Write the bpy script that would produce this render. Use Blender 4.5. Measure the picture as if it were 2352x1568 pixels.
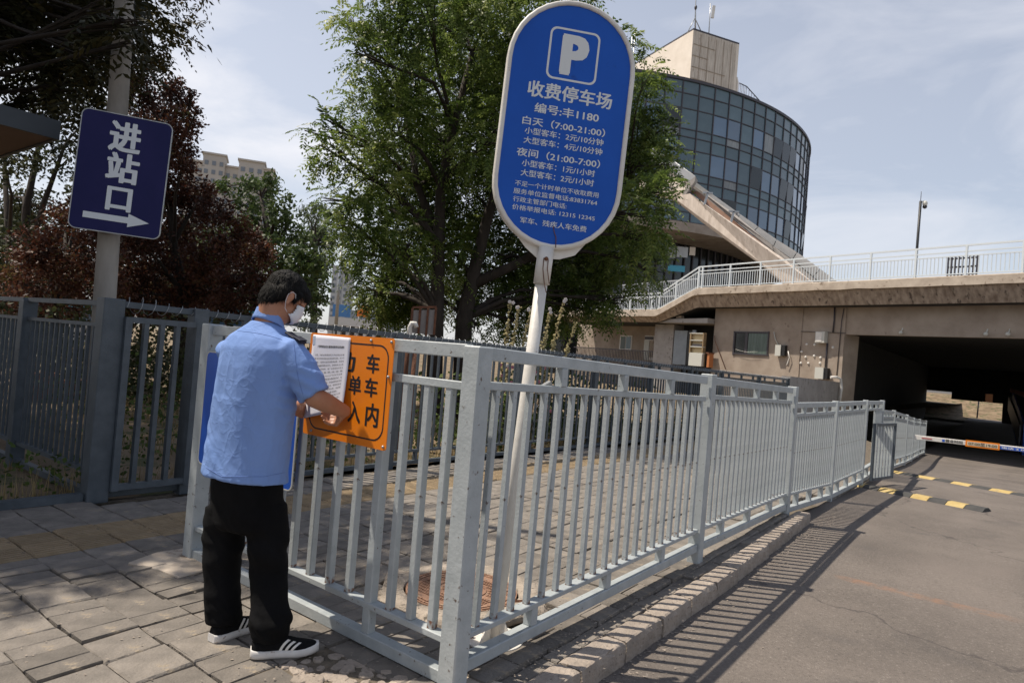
import bpy, bmesh, math, random
import numpy as np
from mathutils import Vector, Matrix, noise
random.seed(7); rng = np.random.default_rng(7)
R_ = math.radians
scene = bpy.context.scene
for o in list(bpy.data.objects): bpy.data.objects.remove(o)
COL = scene.collection

# ------------------------------------------------------------------ camera
CW, CH, FPX = 2352., 1568., 1530.
ROLL, PITCH, CAMH = math.atan(.080), math.atan(26/1530.), 1.40
_f = Vector((0, math.cos(PITCH), math.sin(PITCH))); _u0 = Vector((0, -math.sin(PITCH), math.cos(PITCH))); _r0 = Vector((1, 0, 0))
_r = _r0*math.cos(ROLL)+_u0*math.sin(ROLL); _u = _u0*math.cos(ROLL)-_r0*math.sin(ROLL)
CAM = Vector((0, 0, CAMH))
cd = bpy.data.cameras.new('camera'); cam = bpy.data.objects.new('camera', cd); COL.objects.link(cam)
cam.matrix_world = Matrix(((_r.x, _u.x, -_f.x, 0), (_r.y, _u.y, -_f.y, 0), (_r.z, _u.z, -_f.z, CAMH), (0, 0, 0, 1)))
cd.sensor_width = 36; cd.lens = 36*FPX/CW; cd.clip_end = 3000; cd.clip_start = .05
cd.dof.use_dof = True; cd.dof.focus_distance = 3.3; cd.dof.aperture_fstop = 9.0
scene.camera = cam

# ------------------------------------------------------------------ light
SUN_AZ, SUN_EL = 278., 62.      # compass-like: degrees clockwise from +Y
w = bpy.data.worlds.new('World'); scene.world = w; w.use_nodes = True
nt = w.node_tree; nt.nodes.clear(); N = nt.nodes.new; L = nt.links.new
sky = N('ShaderNodeTexSky'); sky.sky_type = 'NISHITA'; sky.sun_disc = False
sky.sun_elevation = R_(SUN_EL); sky.sun_rotation = R_(SUN_AZ); sky.altitude = 50; sky.air_density = 1.0; sky.dust_density = 1.2; sky.ozone_density = 1.2
tc = N('ShaderNodeTexCoord'); mp = N('ShaderNodeMapping'); mp.inputs['Scale'].default_value = (1.3, 1.3, 4.2); mp.inputs['Rotation'].default_value = (0, .15, .5)
ns = N('ShaderNodeTexNoise'); ns.inputs['Scale'].default_value = 2.1; ns.inputs['Detail'].default_value = 9; ns.inputs['Roughness'].default_value = .58; ns.inputs['Distortion'].default_value = .5
cr = N('ShaderNodeValToRGB'); cr.color_ramp.elements[0].position = .40; cr.color_ramp.elements[1].position = .72
cr.color_ramp.elements[0].color = (.50, .50, .50, 1); cr.color_ramp.elements[1].color = (.95, .95, .95, 1)
mx = N('ShaderNodeMix'); mx.data_type = 'RGBA'; mx.inputs['B'].default_value = (7.7, 7.75, 8.2, 1)
bg = N('ShaderNodeBackground'); bg.inputs['Strength'].default_value = .105; wo = N('ShaderNodeOutputWorld')
L(tc.outputs['Generated'], mp.inputs['Vector']); L(mp.outputs['Vector'], ns.inputs['Vector']); L(ns.outputs['Fac'], cr.inputs['Fac'])
sz = N('ShaderNodeSeparateXYZ'); L(tc.outputs['Generated'], sz.inputs[0]); hz = N('ShaderNodeMapRange'); hz.interpolation_type = 'SMOOTHSTEP'      # haze and thin cloud thin out towards the zenith
hz.inputs['From Min'].default_value = .30; hz.inputs['From Max'].default_value = 1.0; hz.inputs['To Min'].default_value = 1.0; hz.inputs['To Max'].default_value = .12; L(sz.outputs['Z'], hz.inputs['Value'])
hm_ = N('ShaderNodeMath'); hm_.operation = 'MULTIPLY'; L(cr.outputs['Color'], hm_.inputs[0]); L(hz.outputs['Result'], hm_.inputs[1])
sg_ = N('ShaderNodeMapRange'); sg_.inputs['From Min'].default_value = -1; sg_.inputs['From Max'].default_value = 1; sg_.inputs['To Min'].default_value = 1.22; sg_.inputs['To Max'].default_value = .66; L(sz.outputs['X'], sg_.inputs['Value'])   # hazier on the sun's side
hq_ = N('ShaderNodeMath'); hq_.operation = 'MULTIPLY'; hq_.use_clamp = True; L(hm_.outputs[0], hq_.inputs[0]); L(sg_.outputs['Result'], hq_.inputs[1])
L(hq_.outputs[0], mx.inputs['Factor']); L(sky.outputs['Color'], mx.inputs['A']); L(mx.outputs['Result'], bg.inputs['Color']); L(bg.outputs['Background'], wo.inputs['Surface'])
sd = bpy.data.lights.new('sun', 'SUN'); sd.energy = 5.0; sd.angle = R_(.55); sd.color = (1, .905, .77)
so = bpy.data.objects.new('sun', sd); COL.objects.link(so)
_sd = Vector((math.sin(R_(SUN_AZ))*math.cos(R_(SUN_EL)), math.cos(R_(SUN_AZ))*math.cos(R_(SUN_EL)), math.sin(R_(SUN_EL))))
so.rotation_euler = _sd.to_track_quat('Z', 'Y').to_euler(); so.location = (-8, -2, 20)
vs = scene.view_settings; vs.view_transform = 'Standard'; vs.look = 'None'; vs.gamma = 1; vs.exposure = .20; vs.use_curve_mapping = False

# ------------------------------------------------------------------ geometry helpers
def ray(x, y): return _f*FPX + _r*(x-CW/2) - _u*(y-CH/2)
def V(x, y, Y): d = ray(x, y); return CAM + d*(Y/d.y)                # point at depth Y behind a place in the photograph
def G(x, y, z=0.): d = ray(x, y); return CAM + d*((z-CAMH)/d.z)      # point on the level z
def DV(az): return Vector((math.sin(R_(az)), math.cos(R_(az)), 0))
def PL(x, y, p0, az):                                                # point on an upright plane
    d = ray(x, y); D = DV(az); n = Vector((D.y, -D.x, 0)); return CAM + d*((Vector(p0)-CAM).dot(n)/d.dot(n))
P0 = Vector((-.0406, 2.798, 0)); U = DV(36.6); NB = Vector((U.y, -U.x, 0)); Z = Vector((0, 0, 1))
def W(a, b, z=0.): return P0 + U*a + NB*b + Z*z                      # street frame: a along the railing, b towards the road
def ab(p): q = Vector(p)-P0; return q.dot(U), q.dot(NB)

WM = {}
def put(o, parent=None, M=None):
    M = M if M is not None else Matrix.Identity(4)
    COL.objects.link(o)
    if parent is not None:
        o.parent = parent; o.matrix_parent_inverse = WM[parent.name].inverted()
    o.matrix_basis = M; WM[o.name] = M.copy(); return o
def thing(name, label, cat, loc=(0, 0, 0), group=None, kind=None):
    o = bpy.data.objects.new(name, None); o.empty_display_size = .2
    put(o, None, Matrix.Translation(Vector(loc))); o['label'] = label; o['category'] = cat
    if group: o['group'] = group
    return o
def tag(o, label=None, cat=None, group=None, kind=None):
    if label: o['label'] = label
    if cat: o['category'] = cat
    if group: o['group'] = group
    if kind: o['kind'] = kind
    return o
def obj(name, mesh, mat, parent=None, M=None):
    o = bpy.data.objects.new(name, mesh)
    if mat is not None and len(mesh.materials) == 0: mesh.materials.append(mat)
    return put(o, parent, M)
class MB:
    def __init__(s): s.bm = bmesh.new(); s.uv = None
    def box(s, c, size, M=None, bev=0):
        m = (M or Matrix.Identity(4)) @ Matrix.Translation(Vector(c)) @ Matrix.Diagonal((size[0], size[1], size[2], 1))
        r = bmesh.ops.create_cube(s.bm, size=1, matrix=m)
        if bev: bmesh.ops.bevel(s.bm, geom=list({e for v in r['verts'] for e in v.link_edges}), offset=bev, segments=1, affect='EDGES')
        return s
    def beam(s, p, q, w, h, up=Z, bev=0):
        "box from p to q, w across, h along up"
        p = Vector(p); q = Vector(q); d = q-p; l = d.length; x = d.normalized(); y = up.cross(x).normalized(); z = x.cross(y)
        M = Matrix(((x.x, y.x, z.x, p.x), (x.y, y.y, z.y, p.y), (x.z, y.z, z.z, p.z), (0, 0, 0, 1)))
        return s.box((l/2, 0, 0), (l, w, h), M, bev)
    def tube(s, pts, rad, seg=8, cap=True):
        pts = [Vector(p) for p in pts]; rad = rad if isinstance(rad, (list, tuple)) else [rad]*len(pts); rings = []
        ref = Vector((.3, .9, .2)); 
        for i, p in enumerate(pts):
            t = (pts[min(i+1, len(pts)-1)]-pts[max(i-1, 0)]).normalized()
            a = t.cross(ref); a = a.normalized() if a.length > .05 else t.cross(Vector((1, 0, 0))).normalized(); b = t.cross(a)
            rings.append([s.bm.verts.new(p+(a*math.cos(k*2*math.pi/seg)+b*math.sin(k*2*math.pi/seg))*rad[i]) for k in range(seg)])
        for r0, r1 in zip(rings, rings[1:]):
            for k in range(seg): f = s.bm.faces.new((r0[k], r0[(k+1) % seg], r1[(k+1) % seg], r1[k])); f.smooth = True
        if cap: s.bm.faces.new(rings[0][::-1]); s.bm.faces.new(rings[-1])
        return s
    def rings(s, rings, cap=True, smooth=True, closed=True):
        vs_ = [[s.bm.verts.new(p) for p in r] for r in rings]; n = len(vs_[0])
        for r0, r1 in zip(vs_, vs_[1:]):
            for k in range(n if closed else n-1):
                f = s.bm.faces.new((r0[k], r0[(k+1) % n], r1[(k+1) % n], r1[k])); f.smooth = smooth
        if cap: s.bm.faces.new(vs_[0][::-1]); s.bm.faces.new(vs_[-1])
        return s
    def prism(s, poly, vec, smooth=False):
        a = [s.bm.verts.new(Vector(p)) for p in poly]; b = [s.bm.verts.new(Vector(p)+Vector(vec)) for p in poly]; n = len(a)
        s.bm.faces.new(a[::-1]); s.bm.faces.new(b)
        for k in range(n): f = s.bm.faces.new((a[k], a[(k+1) % n], b[(k+1) % n], b[k])); f.smooth = smooth
        return s
    def ell(s, c, r, M=None, seg=20, rg=14):
        m = (M or Matrix.Identity(4)); m = Matrix.Translation(Vector(c)) @ m.to_3x3().to_4x4() @ Matrix.Diagonal((r[0], r[1], r[2], 1))
        q = bmesh.ops.create_uvsphere(s.bm, u_segments=seg, v_segments=rg, radius=1, matrix=m)
        for v in q['verts']:
            for f in v.link_faces: f.smooth = True
        return s
    def cap(s, p, r0, q, r1, seg=16):
        "tapered capsule"
        p = Vector(p); q = Vector(q); t = (q-p).normalized(); pts = []; rad = []
        for k in range(5): a = math.pi/2*(k+.25)/5.0; pts.append(p-t*r0*math.cos(a)); rad.append(r0*math.sin(a))
        for k in range(7): f = k/6; pts.append(p.lerp(q, f)); rad.append(r0+(r1-r0)*f)
        for k in range(4, -1, -1): a = math.pi/2*(k+.25)/5.0; pts.append(q+t*r1*math.cos(a)); rad.append(r1*math.sin(a))
        return s.tube(pts, rad, seg)
    def mesh(s, name):
        bmesh.ops.recalc_face_normals(s.bm, faces=s.bm.faces[:])
        me = bpy.data.meshes.new(name); s.bm.to_mesh(me); s.bm.free(); return me
    def build(s, name, mat, parent=None, M=None): return obj(name, s.mesh(name), mat, parent, M)
def npmesh(name, verts, quads, mat, parent=None, col=None):
    me = bpy.data.meshes.new(name); nv = len(verts); nq = len(quads)
    me.vertices.add(nv); me.vertices.foreach_set('co', np.ascontiguousarray(verts, dtype=np.float32).ravel())
    k = quads.shape[1]; me.loops.add(nq*k); me.loops.foreach_set('vertex_index', np.ascontiguousarray(quads, dtype=np.int32).ravel())
    me.polygons.add(nq); me.polygons.foreach_set('loop_start', np.arange(0, nq*k, k, dtype=np.int32)); me.polygons.foreach_set('loop_total', np.full(nq, k, dtype=np.int32))
    if col is not None:
        at = me.attributes.new('tint', 'FLOAT', 'POINT'); at.data.foreach_set('value', np.ascontiguousarray(col, dtype=np.float32))
    me.update(); me.validate(); return obj(name, me, mat, parent)

# ------------------------------------------------------------------ materials
def mat(name, c1, c2=None, scale=5., detail=6, rough=.7, metal=0., bump=0., bscale=None, spots=None, sscale=20., sthr=.62, rnd=0., coat=0., spec=.5, trans=0., stretch=None, wob=None, alpha=None):
    m = bpy.data.materials.new(name); m.use_nodes = True; t = m.node_tree; n = t.nodes.new; l = t.links.new
    b = t.nodes['Principled BSDF']; b.inputs['Roughness'].default_value = rough; b.inputs['Metallic'].default_value = metal
    b.inputs['Coat Weight'].default_value = coat; b.inputs['Specular IOR Level'].default_value = spec
    c1 = (*c1, 1); c2 = (*(c2 or c1[:3]), 1)
    co = n('ShaderNodeTexCoord'); vec = co.outputs['Object']
    if stretch:
        mp_ = n('ShaderNodeMapping'); mp_.inputs['Scale'].default_value = stretch; l(vec, mp_.inputs['Vector']); vec = mp_.outputs['Vector']
    nz = n('ShaderNodeTexNoise'); nz.inputs['Scale'].default_value = scale; nz.inputs['Detail'].default_value = detail; nz.inputs['Roughness'].default_value = .6; l(vec, nz.inputs['Vector'])
    rp = n('ShaderNodeValToRGB'); rp.color_ramp.elements[0].position = .32; rp.color_ramp.elements[1].position = .68; rp.color_ramp.elements[0].color = c1; rp.color_ramp.elements[1].color = c2
    l(nz.outputs['Fac'], rp.inputs['Fac']); out = rp.outputs['Color']
    if rnd:
        oi = n('ShaderNodeObjectInfo'); hs = n('ShaderNodeHueSaturation'); mr = n('ShaderNodeMapRange'); mr.inputs['To Min'].default_value = 1-rnd; mr.inputs['To Max'].default_value = 1+rnd
        l(oi.outputs['Random'], mr.inputs['Value']); l(mr.outputs['Result'], hs.inputs['Value']); l(out, hs.inputs['Color']); out = hs.outputs['Color']
    if spots:
        n2 = n('ShaderNodeTexNoise'); n2.inputs['Scale'].default_value = sscale; n2.inputs['Detail'].default_value = 5; n2.inputs['Roughness'].default_value = .65; l(vec, n2.inputs['Vector'])
        r2 = n('ShaderNodeValToRGB'); r2.color_ramp.elements[0].position = sthr; r2.color_ramp.elements[1].position = sthr+.05; l(n2.outputs['Fac'], r2.inputs['Fac'])
        m2 = n('ShaderNodeMix'); m2.data_type = 'RGBA'; m2.inputs['B'].default_value = (*spots, 1); l(r2.outputs['Color'], m2.inputs['Factor']); l(out, m2.inputs['A']); out = m2.outputs['Result']
    l(out, b.inputs['Base Color'])
    if bump:
        n3 = n('ShaderNodeTexNoise'); n3.inputs['Scale'].default_value = bscale or scale*4; n3.inputs['Detail'].default_value = 6; l(vec, n3.inputs['Vector'])
        bp = n('ShaderNodeBump'); bp.inputs['Strength'].default_value = bump; bp.inputs['Distance'].default_value = .02; l(n3.outputs['Fac'], bp.inputs['Height']); l(bp.outputs['Normal'], b.inputs['Normal'])
    if trans:
        tr = n('ShaderNodeBsdfTranslucent'); l(out, tr.inputs['Color']); ms = n('ShaderNodeMixShader'); ms.inputs['Fac'].default_value = trans
        l(b.outputs['BSDF'], ms.inputs[1]); l(tr.outputs['BSDF'], ms.inputs[2]); l(ms.outputs['Shader'], t.nodes['Material Output'].inputs['Surface'])
    return m
def leafmat(name, cols, trans=.3, rough=.45):
    m = bpy.data.materials.new(name); m.use_nodes = True; t = m.node_tree; n = t.nodes.new; l = t.links.new
    b = t.nodes['Principled BSDF']; b.inputs['Roughness'].default_value = rough+.08; b.inputs['Specular IOR Level'].default_value = .3
    a = n('ShaderNodeAttribute'); a.attribute_name = 'tint'; rp = n('ShaderNodeValToRGB'); e = rp.color_ramp.elements
    e[0].color = (*cols[0], 1); e[1].color = (*cols[-1], 1)
    for i, c in enumerate(cols[1:-1]): q = e.new((i+1)/(len(cols)-1)); q.color = (*c, 1)
    l(a.outputs['Fac'], rp.inputs['Fac']); l(rp.outputs['Color'], b.inputs['Base Color'])
    tr = n('ShaderNodeBsdfTranslucent'); l(rp.outputs['Color'], tr.inputs['Color']); ms = n('ShaderNodeMixShader'); ms.inputs['Fac'].default_value = trans
    l(b.outputs['BSDF'], ms.inputs[1]); l(tr.outputs['BSDF'], ms.inputs[2]); l(ms.outputs['Shader'], t.nodes['Material Output'].inputs['Surface']); return m
M_ = dict(
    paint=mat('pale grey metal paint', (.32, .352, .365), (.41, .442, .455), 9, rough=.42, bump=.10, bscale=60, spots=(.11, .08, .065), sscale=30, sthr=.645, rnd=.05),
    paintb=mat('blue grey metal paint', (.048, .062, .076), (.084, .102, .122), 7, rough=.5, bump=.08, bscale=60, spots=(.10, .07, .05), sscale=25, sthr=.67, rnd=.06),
    tile=mat('worn grey paving', (.125, .112, .098), (.215, .190, .165), 7, rough=.9, bump=.35, bscale=70, spots=(.27, .225, .17), sscale=4.5, sthr=.60, rnd=.24),
    tact=mat('ochre tactile paving', (.225, .165, .095), (.30, .225, .14), 9, rough=.88, bump=.3, bscale=90, spots=(.17, .13, .09), sscale=14, sthr=.62, rnd=.12),
    bed=mat('sandy joint soil', (.085, .070, .052), (.19, .155, .115), 16, rough=1, bump=.8, bscale=60, spots=(.05, .05, .03), sscale=22, sthr=.62),
    asphalt=None,
    kerb=mat('weathered kerb stone', (.25, .21, .175), (.36, .305, .255), 9, rough=.95, bump=.7, bscale=45, spots=(.12, .10, .085), sscale=30, sthr=.62, rnd=.08),
    concrete=mat('weathered concrete', (.34, .28, .225), (.49, .42, .345), 2.2, rough=.9, bump=.25, bscale=14, spots=(.20, .155, .12), sscale=3.5, sthr=.60),
    concst=mat('streaked concrete', (.17, .125, .095), (.40, .33, .265), 2.4, rough=.9, bump=.25, bscale=9, stretch=(2.2, 2.2, .35), spots=(.10, .075, .06), sscale=3.0, sthr=.58),
    wall=mat('brown render wall', (.25, .20, .16), (.37, .31, .255), 1.1, rough=.93, bump=.22, bscale=18, spots=(.20, .15, .12), sscale=3., sthr=.66),
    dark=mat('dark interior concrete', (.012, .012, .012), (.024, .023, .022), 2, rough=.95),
    white=mat('aged white paint', (.60, .57, .53), (.72, .70, .66), 6, rough=.45, bump=.06, bscale=40, spots=(.30, .19, .12), sscale=11, sthr=.70),
    whitel=mat('white lettering', (.62, .66, .70), rough=.35),
    letter=mat('reflective white lettering', (.66, .68, .68), rough=.4),
    blue=mat('blue sign face', (.005, .080, .43), (.008, .098, .50), 2.2, rough=.5, coat=.0, spec=.25, spots=(.006, .06, .32), sscale=3, sthr=.66),
    blueback=mat('plain blue sheet', (.01, .075, .42), (.015, .09, .46), 3, rough=.4),
    navy=mat('faded navy sign face', (.010, .012, .075), (.016, .016, .09), 3, rough=.55, spec=.2),
    orange=mat('orange sign face', (.72, .19, .004), (.78, .22, .006), 3, rough=.38),
    black=mat('black print', (.012, .012, .013), rough=.5),
    ink=mat('grey printed ink', (.10, .10, .11), rough=.7),
    paper=mat('white paper', (.74, .74, .80), (.80, .80, .86), 4, rough=.75, trans=.12, bump=.1, bscale=6),
    rust=mat('rusty iron', (.10, .040, .022), (.20, .085, .045), 14, rough=.85, bump=.5, bscale=70),
    steel=mat('dull galvanised steel', (.30, .31, .32), (.42, .43, .44), 12, rough=.4, metal=.6, spots=(.2, .1, .06), sscale=18, sthr=.68),
    barkd=mat('dark bark', (.020, .015, .012), (.045, .035, .028), 10, rough=.95, bump=.7, bscale=24, stretch=(1, 1, .3)),
    glassd=mat('dark teal spandrel glass', (.058, .100, .124), (.088, .138, .165), .8, rough=.22, coat=.2, spec=.55, rnd=.22),
    glassb=mat('blue window glass', (.05, .10, .17), (.07, .13, .21), .5, rough=.06, coat=.8, spec=.8, rnd=.25),
    glassl=mat('pale curtained glass', (.16, .18, .19), (.28, .29, .29), 3, rough=.25, stretch=(4, 4, .3), rnd=.15),
    glassn=mat('dark lobby glass', (.008, .010, .011), (.018, .02, .02), 1.2, rough=.12, spec=.6),
    mull=mat('maroon grey mullion', (.045, .040, .048), rough=.5),
    cream=mat('cream cladding', (.62, .55, .47), (.70, .63, .55), 1.2, rough=.8, bump=.05),
    creamst=mat('rust streaked cream panel', (.36, .31, .26), (.60, .54, .47), 3.2, rough=.85, stretch=(3, 3, .22), spots=(.20, .10, .06), sscale=4, sthr=.64),
    beamc=mat('stained pale beam', (.42, .35, .29), (.60, .52, .45), 2.2, rough=.85, bump=.15, stretch=(1.6, 1.6, .45), spots=(.24, .19, .155), sscale=3, sthr=.62),
    clad=mat('grey aluminium cladding', (.36, .37, .38), (.42, .43, .44), 3, rough=.4, metal=.3),
    rail=mat('pale painted railing', (.60, .64, .66), rough=.45),
    doorg=mat('slate blue door', (.20, .23, .26), (.24, .27, .30), 3, rough=.6),
    wood=mat('varnished wood', (.22, .15, .08), (.28, .20, .11), 8, rough=.6),
    orangew=mat('orange wood', (.42, .15, .05), rough=.6),
    soil=mat('dry garden soil', (.12, .085, .05), (.26, .19, .12), 1.3, rough=1, bump=.8, bscale=30, spots=(.07, .075, .03), sscale=1.8, sthr=.54),
    field=mat('distant ground', (.18, .16, .11), (.25, .23, .18), .2, rough=1),
    yellow=mat('worn yellow rubber', (.36, .25, .08), (.46, .35, .15), 9, rough=.7, bump=.2, spots=(.30, .24, .14), sscale=12, sthr=.62),
    rubber=mat('black rubber', (.035, .035, .035), (.06, .058, .055), 9, rough=.8, bump=.2),
    towerw=mat('hazy tan facade', (.40, .37, .34), (.46, .43, .39), .1, rough=.9),
    towerb=mat('hazy blue grey facade', (.38, .39, .41), (.44, .44, .45), .1, rough=.9),
    winf=mat('far window', (.15, .17, .20), rough=.3),
    shirt=None,
    trouser=mat('black trousers cloth', (.003, .003, .0035), (.006, .006, .007), 6, rough=.9, bump=.35, bscale=12, spec=.15),
    skin=mat('warm skin', (.36, .165, .095), (.42, .205, .125), 9, rough=.5, bump=.06, bscale=60),
    hair=mat('black hair', (.0025, .002, .002), (.007, .006, .0055), 60, rough=.55, bump=.5, bscale=180, spec=.22),
    mask=mat('white face mask', (.66, .68, .72), (.72, .74, .78), 20, rough=.8),
    shoe=mat('black knit shoe', (.004, .004, .0045), (.008, .008, .009), 40, rough=.9, bump=.3, bscale=200, spec=.15),
    sole=mat('dirty white sole', (.55, .53, .51), (.66, .64, .62), 14, rough=.6, spots=(.35, .29, .26), sscale=25, sthr=.62),
    navyc=mat('navy cloth', (.008, .010, .025), rough=.7),
    manh=mat('rusty cast iron', (.19, .10, .062), (.31, .185, .125), 9, rough=.85, bump=.5, bscale=60, spots=(.36, .28, .20), sscale=14, sthr=.62),
    soff=mat('brown soffit board', (.20, .115, .08), (.25, .15, .105), 2, rough=.8),
    fasc=mat('dark slate fascia', (.028, .036, .046), (.036, .046, .058), 3, rough=.5),
    pole=mat('concrete lamp pole', (.20, .185, .165), (.34, .315, .285), 4, rough=.85, bump=.2, stretch=(1, 1, .35), spots=(.42, .33, .24), sscale=5, sthr=.64),
    beige=mat('beige cabinet', (.50, .50, .46), rough=.5),
    cyan=mat('cyan bus paint', (.05, .32, .46), rough=.4),
    greyp=mat('grey plaster', (.26, .24, .23), (.34, .32, .30), 2, rough=.9, spots=(.17, .15, .14), sscale=5, sthr=.6),
    petalw=mat('white petals', (.75, .70, .68), rough=.6, trans=.3), petalp=mat('pink petals', (.70, .30, .38), rough=.6, trans=.3),
    cloudy=mat('pale far wall', (.55, .54, .52), rough=.9),
)
def shirt_mat():
    m = mat('light blue cotton', (.17, .28, .58), (.20, .315, .63), 3, rough=.75, spec=.2); t = m.node_tree; n = t.nodes.new; l = t.links.new; b = t.nodes['Principled BSDF']
    co = n('ShaderNodeTexCoord'); prev = None
    for sc, rot, st, amp in ((5.0, (.2, .6, .9), (1, 1, .45), 1.0), (8.5, (.9, .1, 2.2), (1, 1.3, .5), .55), (13., (1.4, .7, .3), (1, .6, 1.2), .28)):    # sharp crease ridges at three sizes
        mp_ = n('ShaderNodeMapping'); mp_.inputs['Rotation'].default_value = rot; mp_.inputs['Scale'].default_value = st; l(co.outputs['Object'], mp_.inputs['Vector'])
        nz = n('ShaderNodeTexNoise'); nz.inputs['Scale'].default_value = sc; nz.inputs['Detail'].default_value = 2; nz.inputs['Distortion'].default_value = .5; l(mp_.outputs['Vector'], nz.inputs['Vector'])
        sb = n('ShaderNodeMath'); sb.operation = 'SUBTRACT'; sb.inputs[1].default_value = .5; l(nz.outputs['Fac'], sb.inputs[0]); ab_ = n('ShaderNodeMath'); ab_.operation = 'ABSOLUTE'; l(sb.outputs[0], ab_.inputs[0])
        pw = n('ShaderNodeMath'); pw.operation = 'POWER'; pw.inputs[1].default_value = .6; l(ab_.outputs[0], pw.inputs[0]); mu = n('ShaderNodeMath'); mu.operation = 'MULTIPLY'; mu.inputs[1].default_value = -amp; l(pw.outputs[0], mu.inputs[0])
        if prev is not None: ad = n('ShaderNodeMath'); ad.operation = 'ADD'; l(prev, ad.inputs[0]); l(mu.outputs[0], ad.inputs[1]); prev = ad.outputs[0]
        else: prev = mu.outputs[0]
    bp = n('ShaderNodeBump'); bp.inputs['Strength'].default_value = .34; bp.inputs['Distance'].default_value = .03; l(prev, bp.inputs['Height']); l(bp.outputs['Normal'], b.inputs['Normal']); return m
M_['shirt'] = shirt_mat()
def asphalt_mat():
    m = mat('worn asphalt', (.108, .092, .080), (.168, .143, .124), .9, rough=.92, bump=.5, bscale=140); t = m.node_tree; n = t.nodes.new; l = t.links.new; b = t.nodes['Principled BSDF']
    base = b.inputs['Base Color'].links[0].from_socket; co = n('ShaderNodeTexCoord').outputs['Object']
    def mixin(fac, colr, src):
        q = n('ShaderNodeMix'); q.data_type = 'RGBA'; l(fac, q.inputs['Factor']); l(src, q.inputs['A']); q.inputs['B'].default_value = (*colr, 1); return q.outputs['Result']
    def ramp(src, a, b_):
        q = n('ShaderNodeMapRange'); q.inputs['From Min'].default_value = a; q.inputs['From Max'].default_value = b_; l(src, q.inputs['Value']); return q.outputs['Result']
    sp = n('ShaderNodeTexNoise'); sp.inputs['Scale'].default_value = 60; sp.inputs['Detail'].default_value = 6; sp.inputs['Roughness'].default_value = .8; l(co, sp.inputs['Vector'])
    out = mixin(ramp(sp.outputs['Fac'], .56, .70), (.30, .265, .235), base)
    out = mixin(ramp(sp.outputs['Fac'], .45, .32), (.040, .035, .032), out)
    # light worn patches and stains
    st = n('ShaderNodeTexNoise'); st.inputs['Scale'].default_value = 1.7; st.inputs['Detail'].default_value = 7; l(co, st.inputs['Vector'])
    q = n('ShaderNodeMath'); q.operation = 'MULTIPLY'; q.inputs[1].default_value = .45; l(ramp(st.outputs['Fac'], .56, .72), q.inputs[0]); out = mixin(q.outputs[0], (.18, .15, .13), out)
    q = n('ShaderNodeMath'); q.operation = 'MULTIPLY'; q.inputs[1].default_value = .5; l(ramp(st.outputs['Fac'], .42, .30), q.inputs[0]); out = mixin(q.outputs[0], (.085, .075, .07), out)
    # cracks
    dn = n('ShaderNodeTexNoise'); dn.inputs['Scale'].default_value = 2.3; dn.inputs['Detail'].default_value = 5; l(co, dn.inputs['Vector'])
    vm = n('ShaderNodeVectorMath'); vm.operation = 'MULTIPLY_ADD'; vm.inputs[1].default_value = (.8, .8, .8); l(dn.outputs['Color'], vm.inputs[0]); l(co, vm.inputs[2])
    vz = n('ShaderNodeTexVoronoi'); vz.feature = 'DISTANCE_TO_EDGE'; vz.inputs['Scale'].default_value = .33; l(vm.outputs['Vector'], vz.inputs['Vector'])
    q = n('ShaderNodeMath'); q.operation = 'MULTIPLY'; q.inputs[1].default_value = .7; l(ramp(vz.outputs['Distance'], .006, .001), q.inputs[0]); out = mixin(q.outputs[0], (.05, .042, .04), out)
    # strip of worn orange paint across the lane (street frame coordinates are in the UV map)
    uv = n('ShaderNodeUVMap'); sx = n('ShaderNodeSeparateXYZ'); l(uv.outputs['UV'], sx.inputs[0])
    da = n('ShaderNodeMath'); da.operation = 'SUBTRACT'; da.inputs[1].default_value = 3.47; l(sx.outputs['X'], da.inputs[0]); ab_ = n('ShaderNodeMath'); ab_.operation = 'ABSOLUTE'; l(da.outputs[0], ab_.inputs[0])
    ma = ramp(ab_.outputs[0], .075, .05); db = n('ShaderNodeMath'); db.operation = 'SUBTRACT'; db.inputs[1].default_value = 1.30; l(sx.outputs['Y'], db.inputs[0]); ac = n('ShaderNodeMath'); ac.operation = 'ABSOLUTE'; l(db.outputs[0], ac.inputs[0])
    mb = ramp(ac.outputs[0], .62, .40); pr = n('ShaderNodeMath'); pr.operation = 'MULTIPLY'; l(ma, pr.inputs[0]); l(mb, pr.inputs[1])
    wn = n('ShaderNodeTexNoise'); wn.inputs['Scale'].default_value = 11; wn.inputs['Detail'].default_value = 8; wn.inputs['Roughness'].default_value = .7; l(co, wn.inputs['Vector'])
    pw = n('ShaderNodeMath'); pw.operation = 'MULTIPLY'; l(pr.outputs[0], pw.inputs[0]); l(ramp(wn.outputs['Fac'], .38, .62), pw.inputs[1]); pq = n('ShaderNodeMath'); pq.operation = 'MULTIPLY'; pq.inputs[1].default_value = .6; l(pw.outputs[0], pq.inputs[0]); out = mixin(pq.outputs[0], (.27, .14, .08), out)
    for bc in (1.5, 3.2, 5.4):                            # wheel tracks polished paler, along the lane
        s1_ = n('ShaderNodeMath'); s1_.operation = 'SUBTRACT'; s1_.inputs[1].default_value = bc; l(sx.outputs['Y'], s1_.inputs[0]); s2_ = n('ShaderNodeMath'); s2_.operation = 'ABSOLUTE'; l(s1_.outputs[0], s2_.inputs[0])
        s3_ = n('ShaderNodeMath'); s3_.operation = 'MULTIPLY'; l(ramp(s2_.outputs[0], .42, .10), s3_.inputs[0]); l(ramp(st.outputs['Fac'], .36, .60), s3_.inputs[1]); s4_ = n('ShaderNodeMath'); s4_.operation = 'MULTIPLY'; s4_.inputs[1].default_value = .28; l(s3_.outputs[0], s4_.inputs[0]); out = mixin(s4_.outputs[0], (.20, .17, .15), out)
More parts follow.
